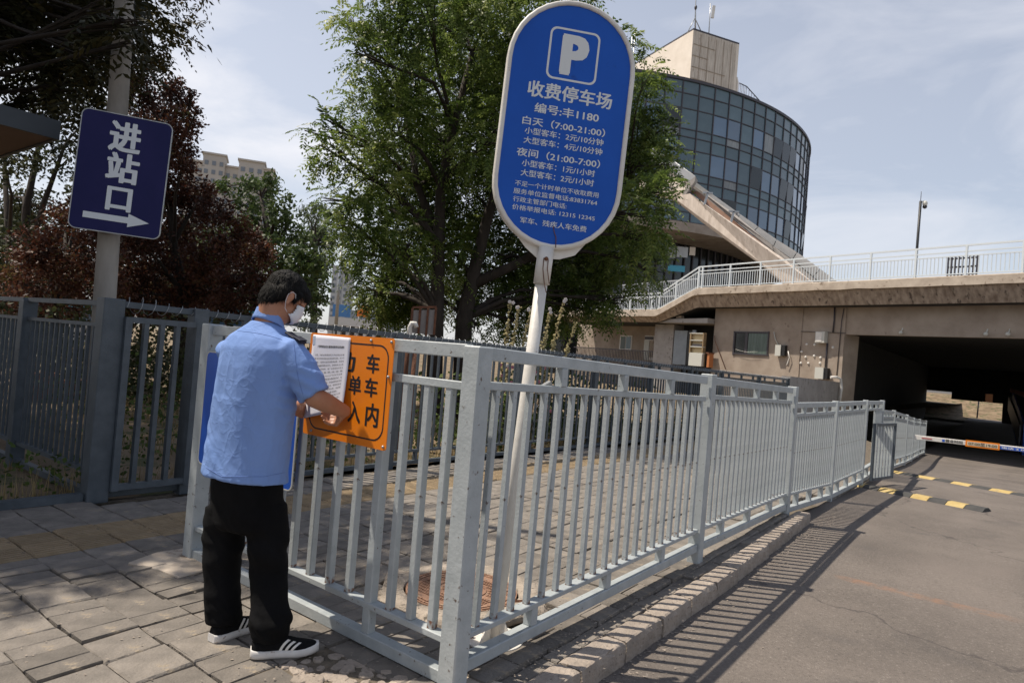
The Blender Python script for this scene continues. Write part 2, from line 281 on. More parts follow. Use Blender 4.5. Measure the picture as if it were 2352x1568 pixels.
    l(out, b.inputs['Base Color']); return m
M_['asphalt'] = asphalt_mat()
def rusty_feet():
    m = M_['paint'].copy(); m.name = 'pale grey picket paint with rusty feet'; t = m.node_tree; n = t.nodes.new; l = t.links.new; b = t.nodes['Principled BSDF']; src = b.inputs['Base Color'].links[0].from_socket
    tc_ = n('ShaderNodeTexCoord'); sx = n('ShaderNodeSeparateXYZ'); l(tc_.outputs['Object'], sx.inputs[0]); oi = n('ShaderNodeObjectInfo')
    hg = n('ShaderNodeMath'); hg.operation = 'MULTIPLY'; hg.inputs[1].default_value = .035; l(oi.outputs['Random'], hg.inputs[0])
    df = n('ShaderNodeMath'); df.operation = 'LESS_THAN'; l(sx.outputs['Z'], df.inputs[0]); l(hg.outputs[0], df.inputs[1])
    nz = n('ShaderNodeTexNoise'); nz.inputs['Scale'].default_value = 45; l(tc_.outputs['Object'], nz.inputs['Vector']); mr = n('ShaderNodeMapRange'); mr.inputs['From Min'].default_value = .38; mr.inputs['From Max'].default_value = .6; l(nz.outputs['Fac'], mr.inputs['Value'])
    mu = n('ShaderNodeMath'); mu.operation = 'MULTIPLY'; l(df.outputs[0], mu.inputs[0]); l(mr.outputs['Result'], mu.inputs[1]); mx_ = n('ShaderNodeMix'); mx_.data_type = 'RGBA'; mx_.inputs['B'].default_value = (.16, .075, .045, 1); l(mu.outputs[0], mx_.inputs['Factor']); l(src, mx_.inputs['A']); l(mx_.outputs['Result'], b.inputs['Base Color']); return m
M_['paintr'] = rusty_feet()

# ------------------------------------------------------------------ ground
def lerpt(tab, s):
    if s <= tab[0][0]: return tab[0][1]
    for (a0, z0), (a1, z1) in zip(tab, tab[1:]):
        if s <= a1: f = (s-a0)/(a1-a0); return z0+(z1-z0)*f
    return tab[-1][1]
ROAD = [(-40, -.10), (4.5, -.11), (7.1, -.145), (11.1, -.20), (13.9, -.42), (17.2, -.62), (20.3, -.81), (23.6, -.96), (27.1, -1.14), (34, -1.35), (62, -1.35), (90, -1.0), (200, -1.0)]
def zroad(a): return lerpt(ROAD, a)
# railing beside the road: (point on the ground, height of the top, panel group)
FB = [W(-.06, -.075), V(1595, 1288, 4.87), V(1800, 1182, 6.84), V(1903, 1148, 8.45), V(1975.3, 1110.7, 9.95), V(2015, 1083.3, 11.6), V(2043.6, 1079, 13.9), V(2075, 1067, 16.6), V(2091.5, 1058.7, 19.2), V(2106.5, 1049, 21.9), V(2121.5, 1042.3, 24.8)]
FBa = [ab(p)[0] for p in FB]; FBb = [ab(p)[1] for p in FB]
def bline(a): return lerpt(list(zip(FBa, FBb)), a)
RF0 = G(215, 1146); RFU = DV(38.4)                      # rear fence line
def rear(s, z=0): return RF0 + RFU*s + Z*z
def rb(a):                                               # b of the rear fence at a
    p = RF0; pa, pb = ab(p); da, db = RFU.dot(U), RFU.dot(NB); return pb+(a-pa)/da*db
def zrear(s): return -.010*max(0, s-3)
def zpave(a, b):
    b0, b1 = rb(a), bline(a); f = min(1, max(0, (b-b0)/(b1-b0))); zr_ = zrear(a+1.2)
    zf = lerpt([(5, 0), (7.1, -.12), (11.1, -.17), (13.9, -.41), (17.2, -.6), (27, -1.1)], a)
    return zr_+(zf-zr_)*f**1.5
def grid(name, As, Bs, zf, m, uv=True, parent=None):
    bm = bmesh.new(); g = [[bm.verts.new(W(a, b(a) if callable(b) else b, 0)) for b in Bs] for a in As]
    for i, a in enumerate(As):
        for j, b in enumerate(Bs): g[i][j].co.z = zf(a, b(a) if callable(b) else b)
    ul = bm.loops.layers.uv.new('UVMap')
    for i in range(len(As)-1):
        for j in range(len(Bs)-1):
            f = bm.faces.new((g[i][j], g[i+1][j], g[i+1][j+1], g[i][j+1])); f.normal_update()
            if f.normal.z < 0: f.normal_flip()
            for lp in f.loops: lp[ul].uv = ab(lp.vert.co)
    me = bpy.data.meshes.new(name); bm.to_mesh(me); bm.free(); return obj(name, me, m, parent)
fr = lambda a, b, n: [a+(b-a)*i/n for i in range(n+1)]
bm_ = MB(); bm_.box((0, 600, -1.75), (2600, 2600, .1)); tag(bm_.build('ground', M_['field']), kind='structure')
AA = fr(-30, 4, 17)+fr(5, 40, 35)+[45, 52, 60, 70, 85, 100]
road = grid('road', AA, [lambda a: bline(a)+.10 if a < 5 else bline(a)-(.25 if a < 20 else .25)]+fr(1.5, 16, 8), lambda a, b: zroad(a), M_['asphalt']); tag(road, kind='structure')
tag(grid('pavement', fr(-8, 22, 40), [lambda a: rb(a)-.12]+[(lambda a, f=f: rb(a)+(bline(a)-rb(a))*f) for f in (.1, .3, .5, .7, .9)]+[lambda a: bline(a)+.13 if a < 5 else bline(a)+.0], lambda a, b: zpave(a, b)-.052, M_['bed']), kind='structure')
tag(grid('garden_ground', fr(-30, 40, 60)+[50, 60, 80, 110, 160, 240], [-200, -120, -70, -45, -30, -22, -16, -12, -10, -8, -7, -6, -5, lambda a: rb(a)-.11], lambda a, b: -.03+.05*noise.noise(Vector((a*.5, b*.5, 0))) + (.0 if b > -9 else .05), M_['soil']), kind='structure')
near = grid('pavement_apron', [-30, -20, -12, -8], [-14, -8, -4, 0, .13], lambda a, b: -.004, M_['tile']); tag(near, kind='structure')

# paving tiles
def tile_mesh(i, tact=False, sx=.24, sy=.24):
    q = MB(); r = random.Random(i); 
    if i % 2 and not tact and sy > .2:                    # scored across the middle
        q.box((0, -sy/4-.0005, -.025), (sx, sy/2-.002, .05), None, .004); q.box((0, sy/4+.0005, -.025), (sx, sy/2-.002, .05), None, .004)
    else: q.box((0, 0, -.025), (sx, sy, .05), None, .006+.003*r.random())
    for v in q.bm.verts: v.co.x += r.uniform(-.0035, .0035); v.co.y += r.uniform(-.0035, .0035)
    if tact:
        for k in range(6): q.box((0, -.095+k*.038, .0015), (.225, .017, .007), None, .0025)
    return q.mesh('tactile_tile' if tact else 'paving_tile')
tiles = [tile_mesh(i) for i in range(6)]; tacts = [tile_mesh(20+i, True) for i in range(3)]; narrow = [tile_mesh(40+i, False, .24, .085) for i in range(3)]
for t in tiles+narrow: t.materials.append(M_['tile'])
for t in tacts: t.materials.append(M_['tact'])
MHa, MHb = .82, -.78
cells = []
rows = [(-.10-.245*k) for k in range(0, 9)]               # plain rows towards the light edging strip
rowlist = [(b, 't') for b in rows]+[(-2.21, 'n')]+[(-2.385, 't'), (-2.63, 't')]+[(-2.875, 'T'), (-3.12, 'T')]+[(-3.365-.245*k, 't') for k in range(0, 4)]
camab = ab(CAM)
for b, kind in rowlist:
    for i in range(-24, 64):
        a = -.93+.12+.245*i-(.245*6)
        if a > 11 or a < -5.6: continue
        if b < rb(a)+.10: continue
        if math.hypot(a-MHa, b-MHb) < .47: continue
        if -.40 < a < -.10 and -.62 < b < 0: continue      # broken corner
        if a > 4.9 and b > bline(a)-.1: continue
        p = W(a, b); d = math.hypot(p.x, p.y)
        dd = ray(CW/2, CH/2)
        if p.y < 1.2: continue
        cells.append((d, a, b, kind))
cells.sort(); rt = random.Random(3)
def tileM(a, b, kind):
    wild = 1.0 if kind == 'T' else 1.25
    z = zpave(a, b)+rt.uniform(-.006, .004)*wild+(.004 if kind == 'T' else 0)
    if kind == 'n': z += .004
    rot = Matrix.Rotation(math.atan2(U.y, U.x)+rt.gauss(0, .010)*wild, 4, 'Z') @ Matrix.Rotation(rt.gauss(0, .012)*wild, 4, 'X') @ Matrix.Rotation(rt.gauss(0, .012)*wild, 4, 'Y')
    return Matrix.Translation(W(a+rt.gauss(0, .0025), b+rt.gauss(0, .0025), z)) @ rot
pav = bpy.data.objects['pavement']; pavt = bpy.data.objects['pavement']
cnt = 0; farm = {'tile': bmesh.new(), 'tact': bmesh.new()}
for d, a, b, kind in cells:
    me = rt.choice(tacts if kind == 'T' else narrow if kind == 'n' else tiles); Mx = tileM(a, b, kind)
    if cnt < 298:
        o = bpy.data.objects.new('tactile_tile' if kind == 'T' else 'edging_tile' if kind == 'n' else 'paving_tile', me)
        if kind == 'n': o.data = me
        put(o, pav, Mx); cnt += 1
    else:
        fb = farm['tact' if kind == 'T' else 'tile']; tmp = bmesh.new(); tmp.from_mesh(me); tmp.transform(Mx); t2 = bpy.data.meshes.new('t'); tmp.to_mesh(t2); tmp.free(); fb.from_mesh(t2); bpy.data.meshes.remove(t2)
for k, nm in (('tile', 'far_paving'), ('tact', 'far_tactile_paving')):
    me = bpy.data.meshes.new(nm); farm[k].to_mesh(me); farm[k].free(); tag(obj(nm, me, M_[k], pav), kind='stuff')
# strip of narrow stones between railing and kerb
nt_ = 0
for i in range(-6, 22):
    a = .10+.245*i
    if a > 5: break
    o = bpy.data.objects.new('edging_tile', rt.choice(narrow)); put(o, pav, tileM(a, .065, 't') @ Matrix.Translation((0, 0, -.012)))
# kerb stones
def kerb_mesh(i, l=.43):
    r = random.Random(i); q = MB(); q.box((0, 0, -.12), (l, .13, .24), None, 0); bm = q.bm
    bmesh.ops.subdivide_edges(bm, edges=bm.edges[:], cuts=7, use_grid_fill=True)
    for v in bm.verts:
        top = v.co.z > -.001; side = v.co.y < -.06; n_ = noise.noise(v.co*22+Vector((i*7, 0, 0)))
        if top and side: d = .005+.020*max(0, n_+.05); v.co.z -= d*.8; v.co.y += d
        elif top and v.co.y > .06: v.co.z -= .006+.01*abs(n_)
        elif side: v.co.y += .005*n_
        if abs(v.co.x) > l/2-.001: v.co.x *= (1-.02*abs(n_)-.008); v.co.z -= .006*(v.co.z > -.03)
        v.co.z += .003*noise.noise(v.co*40)*(v.co.z > -.1)
    for f in bm.faces: f.smooth = False
    return q.mesh('kerb_stone')
kerb = tag(bpy.data.objects.new('kerb', None), kind='structure'); put(kerb, None, Matrix.Translation(W(0, .2)))
kms = [kerb_mesh(i) for i in range(5)]
for k_ in kms: k_.materials.append(M_['kerb'])
for i in range(-12, 12):
    a = .02+.44*i+.22
    if a > 5.1: break
    b = .185+(0 if a < 2.5 else -.035*(a-2.5)); o = bpy.data.objects.new('kerb_stone', kms[i % 5])
    put(o, kerb, Matrix.Translation(W(a, b, .004-.002*a)) @ Matrix.Rotation(math.atan2(U.y, U.x)+math.pi+rt.gauss(0, .012) , 4, 'Z') @ Matrix.Rotation(rt.gauss(0, .012), 4, 'X') @ Matrix.Scale(-1, 4, (0, 1, 0)) @ Matrix.Scale(-1, 4, (1, 0, 0)))
# broken stones and concrete patch at the corner
def blobpoly(cx, cy, r, n=8, seed=0, irr=.25):
    q = random.Random(seed); return [(cx+r*(1+q.uniform(-irr, irr))*math.cos(2*math.pi*k/n+q.uniform(-.2, .2)), cy+r*(1+q.uniform(-irr, irr))*math.sin(2*math.pi*k/n+q.uniform(-.2, .2))) for k in range(n)]
def slab(name, poly, zt, th, m, parent, bev=.006):
    q = MB(); q.prism([W(a, b, zt-th) for a, b in poly], (0, 0, th)); q.bm.normal_update()
    if bev: bmesh.ops.bevel(q.bm, geom=q.bm.edges[:], offset=bev, segments=1, affect='EDGES')
    return q.build(name, m, parent)
slab('concrete_patch', [(-.36, -.26), (-.16, -.30), (-.08, -.20), (.06, -.12), (.13, .05), (.13, .115), (-.2, .12), (-.42, .10)], -.004, .04, M_['concrete'], pav)
slab('concrete_patch', [(-.36, -2.33), (-.15, -2.42), (.12, -2.38), (.1, -2.1), (-.05, -1.96), (-.26, -1.93), (-.28, -2.12)], .009, .04, M_['concrete'], pav)
slab('concrete_patch', [(-.56, -.74), (-.12, -.74), (-.12, -.22), (-.5, -.20)], -.011, .03, M_['bed'], pav, 0)
sr = random.Random(11)
for i in range(60):
    a = sr.uniform(-.48, -.16); b = sr.uniform(-.70, -.27); r = sr.uniform(.018, .042)
    slab('broken_stone', blobpoly(a, b, r, 7, i), sr.uniform(-.010, .001), .04, M_['kerb'], pav, .004)
# crumbs and leaf litter in joints
cv = []; 
for i in range(2600):
    t = sr.random(); 
    if t < .45: a, b = sr.uniform(-1.2, 5), sr.gauss(.02, .04)
    elif t < .75: a, b = sr.gauss(.5, .9), sr.gauss(-.45, .35)
    else: a, b = sr.uniform(-1.6, 3), sr.uniform(-2.2, .2)
    s = sr.uniform(.0015, .006); p = W(a, b, zpave(a, b)-.001); an = sr.uniform(0, 6.28)
    for k in range(4): cv.append((p.x+s*math.cos(an+k*1.57)*(1+.6*(k % 2)), p.y+s*math.sin(an+k*1.57), p.z+.003+s*.5*sr.random()))
tag(npmesh('litter', np.array(cv), np.arange(len(cv)).reshape(-1, 4), M_['kerb']), 'crumbs of stone and dry litter scattered in the paving joints by the railing', 'litter', kind='stuff')
cv = []
for i in range(1500):
    a, b = sr.uniform(-2, 6), bline(0)+.27+abs(sr.gauss(0, .12)); s = sr.uniform(.002, .008); p = W(a, b, zroad(a)+.002); an = sr.uniform(0, 6.28)
    for k in range(4): cv.append((p.x+s*math.cos(an+k*1.57)*(1+.9*(k % 2)), p.y+s*math.sin(an+k*1.57), p.z+s*.5*sr.random()))
tag(npmesh('gravel', np.array(cv), np.arange(len(cv)).reshape(-1, 4), M_['kerb']), 'loose grit gathered at the foot of the kerb', 'gravel', kind='stuff')
# manhole
mh = thing('manhole_cover', 'round rusty cast iron manhole cover with raised pattern in a mortar ring', 'manhole cover', W(MHa, MHb))
q = MB(); q.rings([[W(MHa+r*math.cos(t*math.pi/24), MHb+r*math.sin(t*math.pi/24), z+.004*noise.noise(Vector((t, r*9, 0)))) for t in range(48)] for r, z in ((.50+.0, -.04), (.49, -.002), (.34, .002), (.335, -.02))], cap=False)
for v in q.bm.verts:
    r0 = (v.co-W(MHa, MHb)).length
    if r0 > .44: v.co += (v.co-W(MHa, MHb))*noise.noise(v.co*4)*.16
q.build('mortar_ring', mat('old mortar', (.22, .185, .15), (.40, .34, .28), 7, rough=.95, bump=.6, bscale=40, spots=(.13, .11, .09), sscale=9, sthr=.57), mh)
def disc(name, m, parent, r, z, th, n=48): q = MB(); q.prism([W(MHa+r*math.cos(t*2*math.pi/n), MHb+r*math.sin(t*2*math.pi/n), z) for t in range(n)], (0, 0, th)); return q.build(name, m, parent)
disc('lid', M_['manh'], mh, .325, -.03, .030)
q = MB()
for r in (.31, .285, .14, .105, .07):
    for k in range(36):
        if r in (.105,) and k % 2: continue
        t0 = k*math.pi/18; q.prism([W(MHa+rr*math.cos(t), MHb+rr*math.sin(t), -.0005) for rr, t in ((r-.007, t0), (r+.007, t0), (r+.007, t0+.15), (r-.007, t0+.15))], (0, 0, .006))
for i in range(-6, 7):
    for j in range(-14, 15):
        a, b = i*.034, j*.0165
        if .155 < math.hypot(a, b) < .27 and abs(a) > .03: q.prism([W(MHa+a-.012, MHb+b-.004, -.0005), W(MHa+a+.012, MHb+b-.004, -.0005), W(MHa+a+.012, MHb+b+.004, -.0005), W(MHa+a-.012, MHb+b+.004, -.0005)], (0, 0, .005))
q.build('raised_pattern', M_['manh'], mh)

# ------------------------------------------------------------------ lettering
def text_mesh(s, bold=.0):
    cu = bpy.data.curves.new('t', 'FONT'); cu.body = s; cu.size = 1; cu.resolution_u = 3
    o = bpy.data.objects.new('t', cu); COL.objects.link(o); dg = bpy.context.evaluated_depsgraph_get(); me = bpy.data.meshes.new_from_object(o.evaluated_get(dg))
    COL.objects.unlink(o); bpy.data.objects.remove(o)
    if bold:                                              # heavier strokes: shifted copies, each a hair above the last
        bm = bmesh.new(); bm.from_mesh(me); src = bm.verts[:]+bm.faces[:]
        for i, (dx, dy) in enumerate(((-1, -1), (1, 1), (-1, 1), (1, -1), (-1.3, 0), (1.3, 0))):
            r = bmesh.ops.duplicate(bm, geom=src); bmesh.ops.translate(bm, vec=(dx*bold, dy*bold*.8, (i+1)*.0001), verts=[g for g in r['geom'] if isinstance(g, bmesh.types.BMVert)])
        bm.to_mesh(me); bm.free()
    return me
def lettering(s, F, x0, x1, y0, y1, m, parent, bold=.012, name='lettering', lift=.002):
    "fit the string into the rectangle x0..x1, y0..y1 of the frame F (4x4: x along, y up, z out)"
    me = text_mesh(s, bold); co = np.empty(len(me.vertices)*3, dtype=np.float32); me.vertices.foreach_get('co', co); co = co.reshape(-1, 3)
    mn, mx_ = co.min(0), co.max(0); sx = (x1-x0)/(mx_[0]-mn[0]); sy = (y1-y0)/(mx_[1]-mn[1]); co[:, 0] = x0+(co[:, 0]-mn[0])*sx; co[:, 1] = y0+(co[:, 1]-mn[1])*sy; co[:, 2] += lift
    me.vertices.foreach_set('co', co.ravel()); me.transform(F); me.materials.clear(); me.update(); return obj(name, me, m, parent)
def frame(o, x, y): x = Vector(x).normalized(); z = x.cross(Vector(y)).normalized(); y = z.cross(x); return Matrix(((x.x, y.x, z.x, o[0]), (x.y, y.y, z.y, o[1]), (x.z, y.z, z.z, o[2]), (0, 0, 0, 1)))
def rrect(x0, y0, x1, y1, r, n=6):
    pts = []
    for cx, cy, a0 in ((x1-r, y1-r, 0), (x0+r, y1-r, 90), (x0+r, y0+r, 180), (x1-r, y0+r, 270)):
        for k in range(n+1): a = R_(a0+90*k/n); pts.append((cx+r*math.cos(a), cy+r*math.sin(a)))
    return pts
def fpoly(F, pts, z=0): return [F @ Vector((x, y, z)) for x, y in pts]
def outline(q, F, outer, inner, z0, z1):
    a = [fpoly(F, outer, z0), fpoly(F, outer, z1), fpoly(F, inner, z1), fpoly(F, inner, z0)]; vs_ = [[q.bm.verts.new(p) for p in r] for r in a]; n = len(vs_[0])
    for i in range(4):
        for k in range(n): q.bm.faces.new((vs_[i][k], vs_[i][(k+1) % n], vs_[(i+1) % 4][(k+1) % n], vs_[(i+1) % 4][k]))

# ------------------------------------------------------------------ near railings
def picket_mesh(s, bev=.004):
    q = MB(); q.box((0, 0, .5), (s, s, 1), None, 0); 
    if bev: bmesh.ops.bevel(q.bm, geom=[e for e in q.bm.edges if abs(e.verts[0].co.z-e.verts[1].co.z) > .5], offset=bev, segments=1, affect='EDGES')
    return q.mesh('picket')
def picket(me, parent, base, top, az, name='picket'):
    d = Vector(top)-Vector(base); zx = d.normalized(); x = DV(az); y = zx.cross(x).normalized(); x = y.cross(zx)
    M = Matrix(((x.x, y.x, zx.x, base[0]), (x.y, y.y, zx.y, base[1]), (x.z, y.z, zx.z, base[2]), (0, 0, 0, 1))) @ Matrix.Diagonal((1, 1, d.length, 1))
    o = bpy.data.objects.new(name, me); return put(o, parent, M)
pk = picket_mesh(.036); pk.materials.append(M_['paintr']); pks = picket_mesh(.028, 0); pks.materials.append(M_['paint'])
pkB = picket_mesh(.0285, .003); pkB.materials.append(M_['paintr'])
# A: railing across the end of the pavement (carries the orange sign)
AZA = -53.4; DA = -NB
fa = thing('metal_railing', 'pale grey metal railing with wide spaced pickets behind the man, carrying the orange sign', 'railing', W(0, -1.1))
def A(s, z, o=0.): return W(-.06+.04*s/2.2, -.075)+DA*s+Z*z+U*o
q = MB(); q.box((0, 0, .70), (.092, .092, 1.46), None, .006)
Mpost = lambda p: Matrix.Translation(p) @ Matrix.Rotation(math.atan2(U.y, U.x), 4, 'Z')
pm = q.mesh('post'); pm.materials.append(M_['paint'])
def post(parent, p, h=1.0, name='post', w=1., mesh=None): return put(bpy.data.objects.new(name, mesh or pm), parent, Mpost(p) @ Matrix.Diagonal((w, w, h, 1)))
post(fa, A(0, -.02), 1.005, 'corner_post'); SK = 1.01
post(fa, A((2.27-.13)*SK, -.0), 1.0, 'end_post')
RS = lambda s: (s-.13)*SK
segA = [(.046, RS(.66)-.024), (RS(.66)+.024, RS(1.43)-.024), (RS(1.43)+.024, RS(2.27)-.046)]
for s in (RS(.66), RS(1.43)):
    q = MB(); q.beam(A(s, .10), A(s, 1.225), .048, .048, NB, .004); q.build('intermediate_post', M_['paint'], fa)
    q = MB(); q.beam(A(s, 1.262), A(s, 1.362), .046, .05, NB, .003); q.build('spacer', M_['paint'], fa)
    q = MB(); q.beam(A(s, .055), A(s, .168), .046, .05, NB, .003); q.build('spacer', M_['paint'], fa)
for z, w_, h, nm in ((1.392, .045, .06, 'top_rail'), (1.244, .042, .036, 'middle_rail'), (.184, .055, .030, 'bottom_rail'), (.030, .062, .055, 'ground_rail')):
    if nm in ('top_rail', 'ground_rail', 'bottom_rail'): q = MB(); q.beam(A(.0465, z), A(RS(2.27)-.046, z), w_, h, Z, .004); q.build(nm, M_['paint'], fa)
    else:
        for s0, s1 in segA: q = MB(); q.beam(A(s0, z), A(s1, z), w_, h, Z, .003); q.build(nm, M_['paint'], fa)
for s in (.265, .395, .528, .815, .965, 1.12, 1.275, 1.59, 1.75, 1.91, 2.07): picket(pk, fa, A(RS(s), .200), A(RS(s), 1.226), 36.6)
# B: railing along the kerb and down the ramp
fbn = thing('metal_railing', 'long pale grey metal railing running along the kerb and down the ramp to the underpass', 'railing', FB[1])
HB = [1.42, 1.344, 1.273]
def seg_rail(nm, p, q_, w_, h, m='paint', parent=None, bev=.004): k = MB(); k.beam(p, q_, w_, h, Z, bev); return k.build(nm, M_[m], parent or fbn)
def panel(i, za0, za1, p0, p1, rail2, bot, gr, npk, stub, ground=True, tw=.036, r2=.036, lo=True, me=None, skip=()):
    d = (p1-p0); l = d.length; t = d/l; h0 = Vector((p0.x, p0.y, 0)); h1 = Vector((p1.x, p1.y, 0)); m_ = .047/l
    az = math.degrees(math.atan2(t.x, t.y))
    def P(f, z): return h0.lerp(h1, f)+Z*z
    zt = lambda f: za0+(za1-za0)*f
    b0, b1 = p0.z, p1.z; zb = lambda f: b0+(b1-b0)*f
    seg_rail('top_rail', P(m_, zt(m_)-.03), P(1-m_, zt(1-m_)-.03), tw, .058)
    seg_rail('middle_rail', P(m_, zt(m_)-rail2), P(1-m_, zt(1-m_)-rail2), .034, r2, bev=.003)
    seg_rail('bottom_rail', P(m_, zb(m_)+bot), P(1-m_, zb(1-m_)+bot), .058, .026, bev=.003)
    seg_rail('ground_rail', P(m_, zb(m_)+gr), P(1-m_, zb(1-m_)+gr), .062, .055)
    for k in range(stub):
        f = (k+1)/(stub+1); k_ = MB(); k_.beam(P(f, zt(f)-rail2+r2/2), P(f, zt(f)-.059), .044, .05, t, .002); k_.build('spacer', M_['paint'], fbn)
        f = (k+.75)/(stub+.6); k_ = MB(); k_.beam(P(f, zb(f)+gr+.0275), P(f, zb(f)+bot-.013), .05, .05, t, .002); k_.build('spacer', M_['paint'], fbn)
    lean = t*.018
    for k in range(npk):
        f = (k+1)/(npk+1)
        if k in skip: continue
        picket(me or pkB, fbn, P(f, zb(f)+bot+.013), P(f, zt(f)-rail2-r2/2)+lean, az)
    return az
panel(0, 1.42, 1.344, W(-.06, -.075), Vector((FB[1].x, FB[1].y, .03)), .166, .20, .075, 20, 3)
panel(1, 1.344, 1.273, Vector((FB[1].x, FB[1].y, .03)), Vector((FB[2].x, FB[2].y, -.01)), .150, .20, .07, 20, 3)
zts = {2: 1.122, 3: 1.108, 4: 1.108, 5: 1.08, 6: .83, 7: .64, 8: .45, 9: .29, 10: .11}
for i in range(2, 10):
    a0 = zts[i]; a1 = zts[i+1]
    if i == 5: a0 = .93
    npk = [19, 17, 0, 22, 26, 26, 26, 27][i-2]
    if i == 4:
        panel(i, a0, a1, FB[i], FB[i+1], .135, .21, .05, 0, 2)
    else: panel(i, a0, a1, FB[i], FB[i+1], .135, .21, .05, npk, 3 if i < 6 else 2, me=pkB if i < 4 else pks)
for i in range(1, 11):
    p = FB[i]; zt = {1: 1.36, 2: 1.285}.get(i, zts.get(i, 1)+.012)
    k = MB(); k.beam(Vector((p.x, p.y, p.z-.06 if i > 1 else -.03)), Vector((p.x, p.y, zt))+U*.02, .09 if i < 3 else .075, .09 if i < 3 else .075, NB, .005); k.build('post', M_['paint'], fbn)
# brace plate at the step down
k = MB(); p = FB[2]; k.prism([p+U*.045+Z*(1.24-p.z), p+U*.055+Z*(1.10-p.z), p+U*.16+Z*(1.10-p.z)], NB*.006); k.build('brace_plate', M_['paint'], fbn)
# little gate in the ramp railing
gp0, gp1 = FB[4], FB[5]; gd = (gp1-gp0); gl = gd.length; gt = gd/gl
gate = thing('small_gate', 'narrow dark grey picket gate standing slightly ajar in the ramp railing', 'gate', gp0)
for k in range(9):                                      # fixed pickets beside the gate
    f = .55+.45*(k+.5)/9; pp = gp0.lerp(gp1, f); picket(pk, fbn, Vector((pp.x, pp.y, gp0.z+.22)), Vector((pp.x, pp.y, .955)), 36)
gh = V(1988, 1111, 10.05); gh.z = -.10; gdir = DV(50); gw = .78; hh = .88
def GP(s, z): return gh+NB*.07+gdir*s+Z*z
k = MB(); 
for a_, b_ in (((0, .02), (0, hh)), ((gw, .02), (gw, hh))): k.beam(GP(*a_), GP(*b_), .05, .04, NB)
for z in (.04, hh-.02): k.beam(GP(.03, z), GP(gw-.03, z), .04, .04)
k.build('frame', M_['paintb'], gate)
for j in range(6): picket(pks, gate, GP(.1+j*.115, .06), GP(.1+j*.115, hh-.04), 50)
k = MB(); k.box((0, 0, 0), (.05, .03, .09), Matrix.Translation(GP(0, hh-.05))); k.build('hinge', M_['steel'], gate)

# rear fence with wire on the top rail
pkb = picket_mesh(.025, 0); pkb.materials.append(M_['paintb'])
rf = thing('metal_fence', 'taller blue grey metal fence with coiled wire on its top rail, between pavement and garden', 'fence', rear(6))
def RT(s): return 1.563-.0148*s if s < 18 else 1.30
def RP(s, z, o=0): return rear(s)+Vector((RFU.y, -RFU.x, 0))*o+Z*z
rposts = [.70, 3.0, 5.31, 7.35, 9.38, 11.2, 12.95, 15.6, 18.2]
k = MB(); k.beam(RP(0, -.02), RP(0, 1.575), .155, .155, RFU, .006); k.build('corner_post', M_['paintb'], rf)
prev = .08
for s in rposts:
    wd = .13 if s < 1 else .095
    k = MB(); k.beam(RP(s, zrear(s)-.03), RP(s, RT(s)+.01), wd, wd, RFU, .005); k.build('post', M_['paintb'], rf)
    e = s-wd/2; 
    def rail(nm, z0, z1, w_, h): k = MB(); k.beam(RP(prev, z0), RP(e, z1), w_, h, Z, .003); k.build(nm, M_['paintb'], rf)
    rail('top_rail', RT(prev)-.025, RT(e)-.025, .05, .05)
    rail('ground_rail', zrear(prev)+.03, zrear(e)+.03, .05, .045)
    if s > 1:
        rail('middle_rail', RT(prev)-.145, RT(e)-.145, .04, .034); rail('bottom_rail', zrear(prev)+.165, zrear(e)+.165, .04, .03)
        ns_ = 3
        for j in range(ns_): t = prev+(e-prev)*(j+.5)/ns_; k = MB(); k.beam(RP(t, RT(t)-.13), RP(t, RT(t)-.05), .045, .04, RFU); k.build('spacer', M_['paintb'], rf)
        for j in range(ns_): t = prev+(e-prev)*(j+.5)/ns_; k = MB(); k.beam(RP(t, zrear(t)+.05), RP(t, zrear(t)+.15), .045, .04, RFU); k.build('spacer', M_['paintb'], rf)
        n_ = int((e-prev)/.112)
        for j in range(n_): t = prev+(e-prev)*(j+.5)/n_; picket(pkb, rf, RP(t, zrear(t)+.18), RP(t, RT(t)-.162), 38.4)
    prev = s+wd/2
# narrow gate leaf between corner post and first post
gl_ = thing('fence_gate', 'closed blue grey gate leaf with three wide gaps beside the fence corner post', 'gate', RP(.35, 0, .10))
k = MB(); k.beam(RP(.10, .07, .09), RP(.10, 1.44, .09), .05, .05, RFU); k.beam(RP(.66, .07, .09), RP(.66, 1.44, .09), .05, .05, RFU)
for z in (.10, 1.42): k.beam(RP(.126, z, .09), RP(.634, z, .09), .045, .045)
k.build('frame', M_['paintb'], gl_)
for s in (.235, .36, .485): k = MB(); k.beam(RP(s, .123, .09), RP(s, 1.397, .09), .05, .035, RFU); k.build('picket', M_['paintb'], gl_)
# coiled wire
wire = MB(); cs = MB(); pts = []
s = .1
while s < 18.1:
    ph = s*2*math.pi/.105; r = .043*(1+.25*noise.noise(Vector((s*3, 0, 0)))); big = 1+.9*max(0, noise.noise(Vector((s*1.7, 5, 0))))*(s < 4)
    pts.append(RP(s+.05*noise.noise(Vector((s*2, 9, 0))), RT(s)-.025+r*big*math.sin(ph)*1.05, r*big*math.cos(ph)*.95)); s += .0135
for i in range(0, len(pts)-1, 60): wire.tube(pts[i:i+61], .0028, 4, False)
wire.build('coiled_wire', M_['steel'], rf)
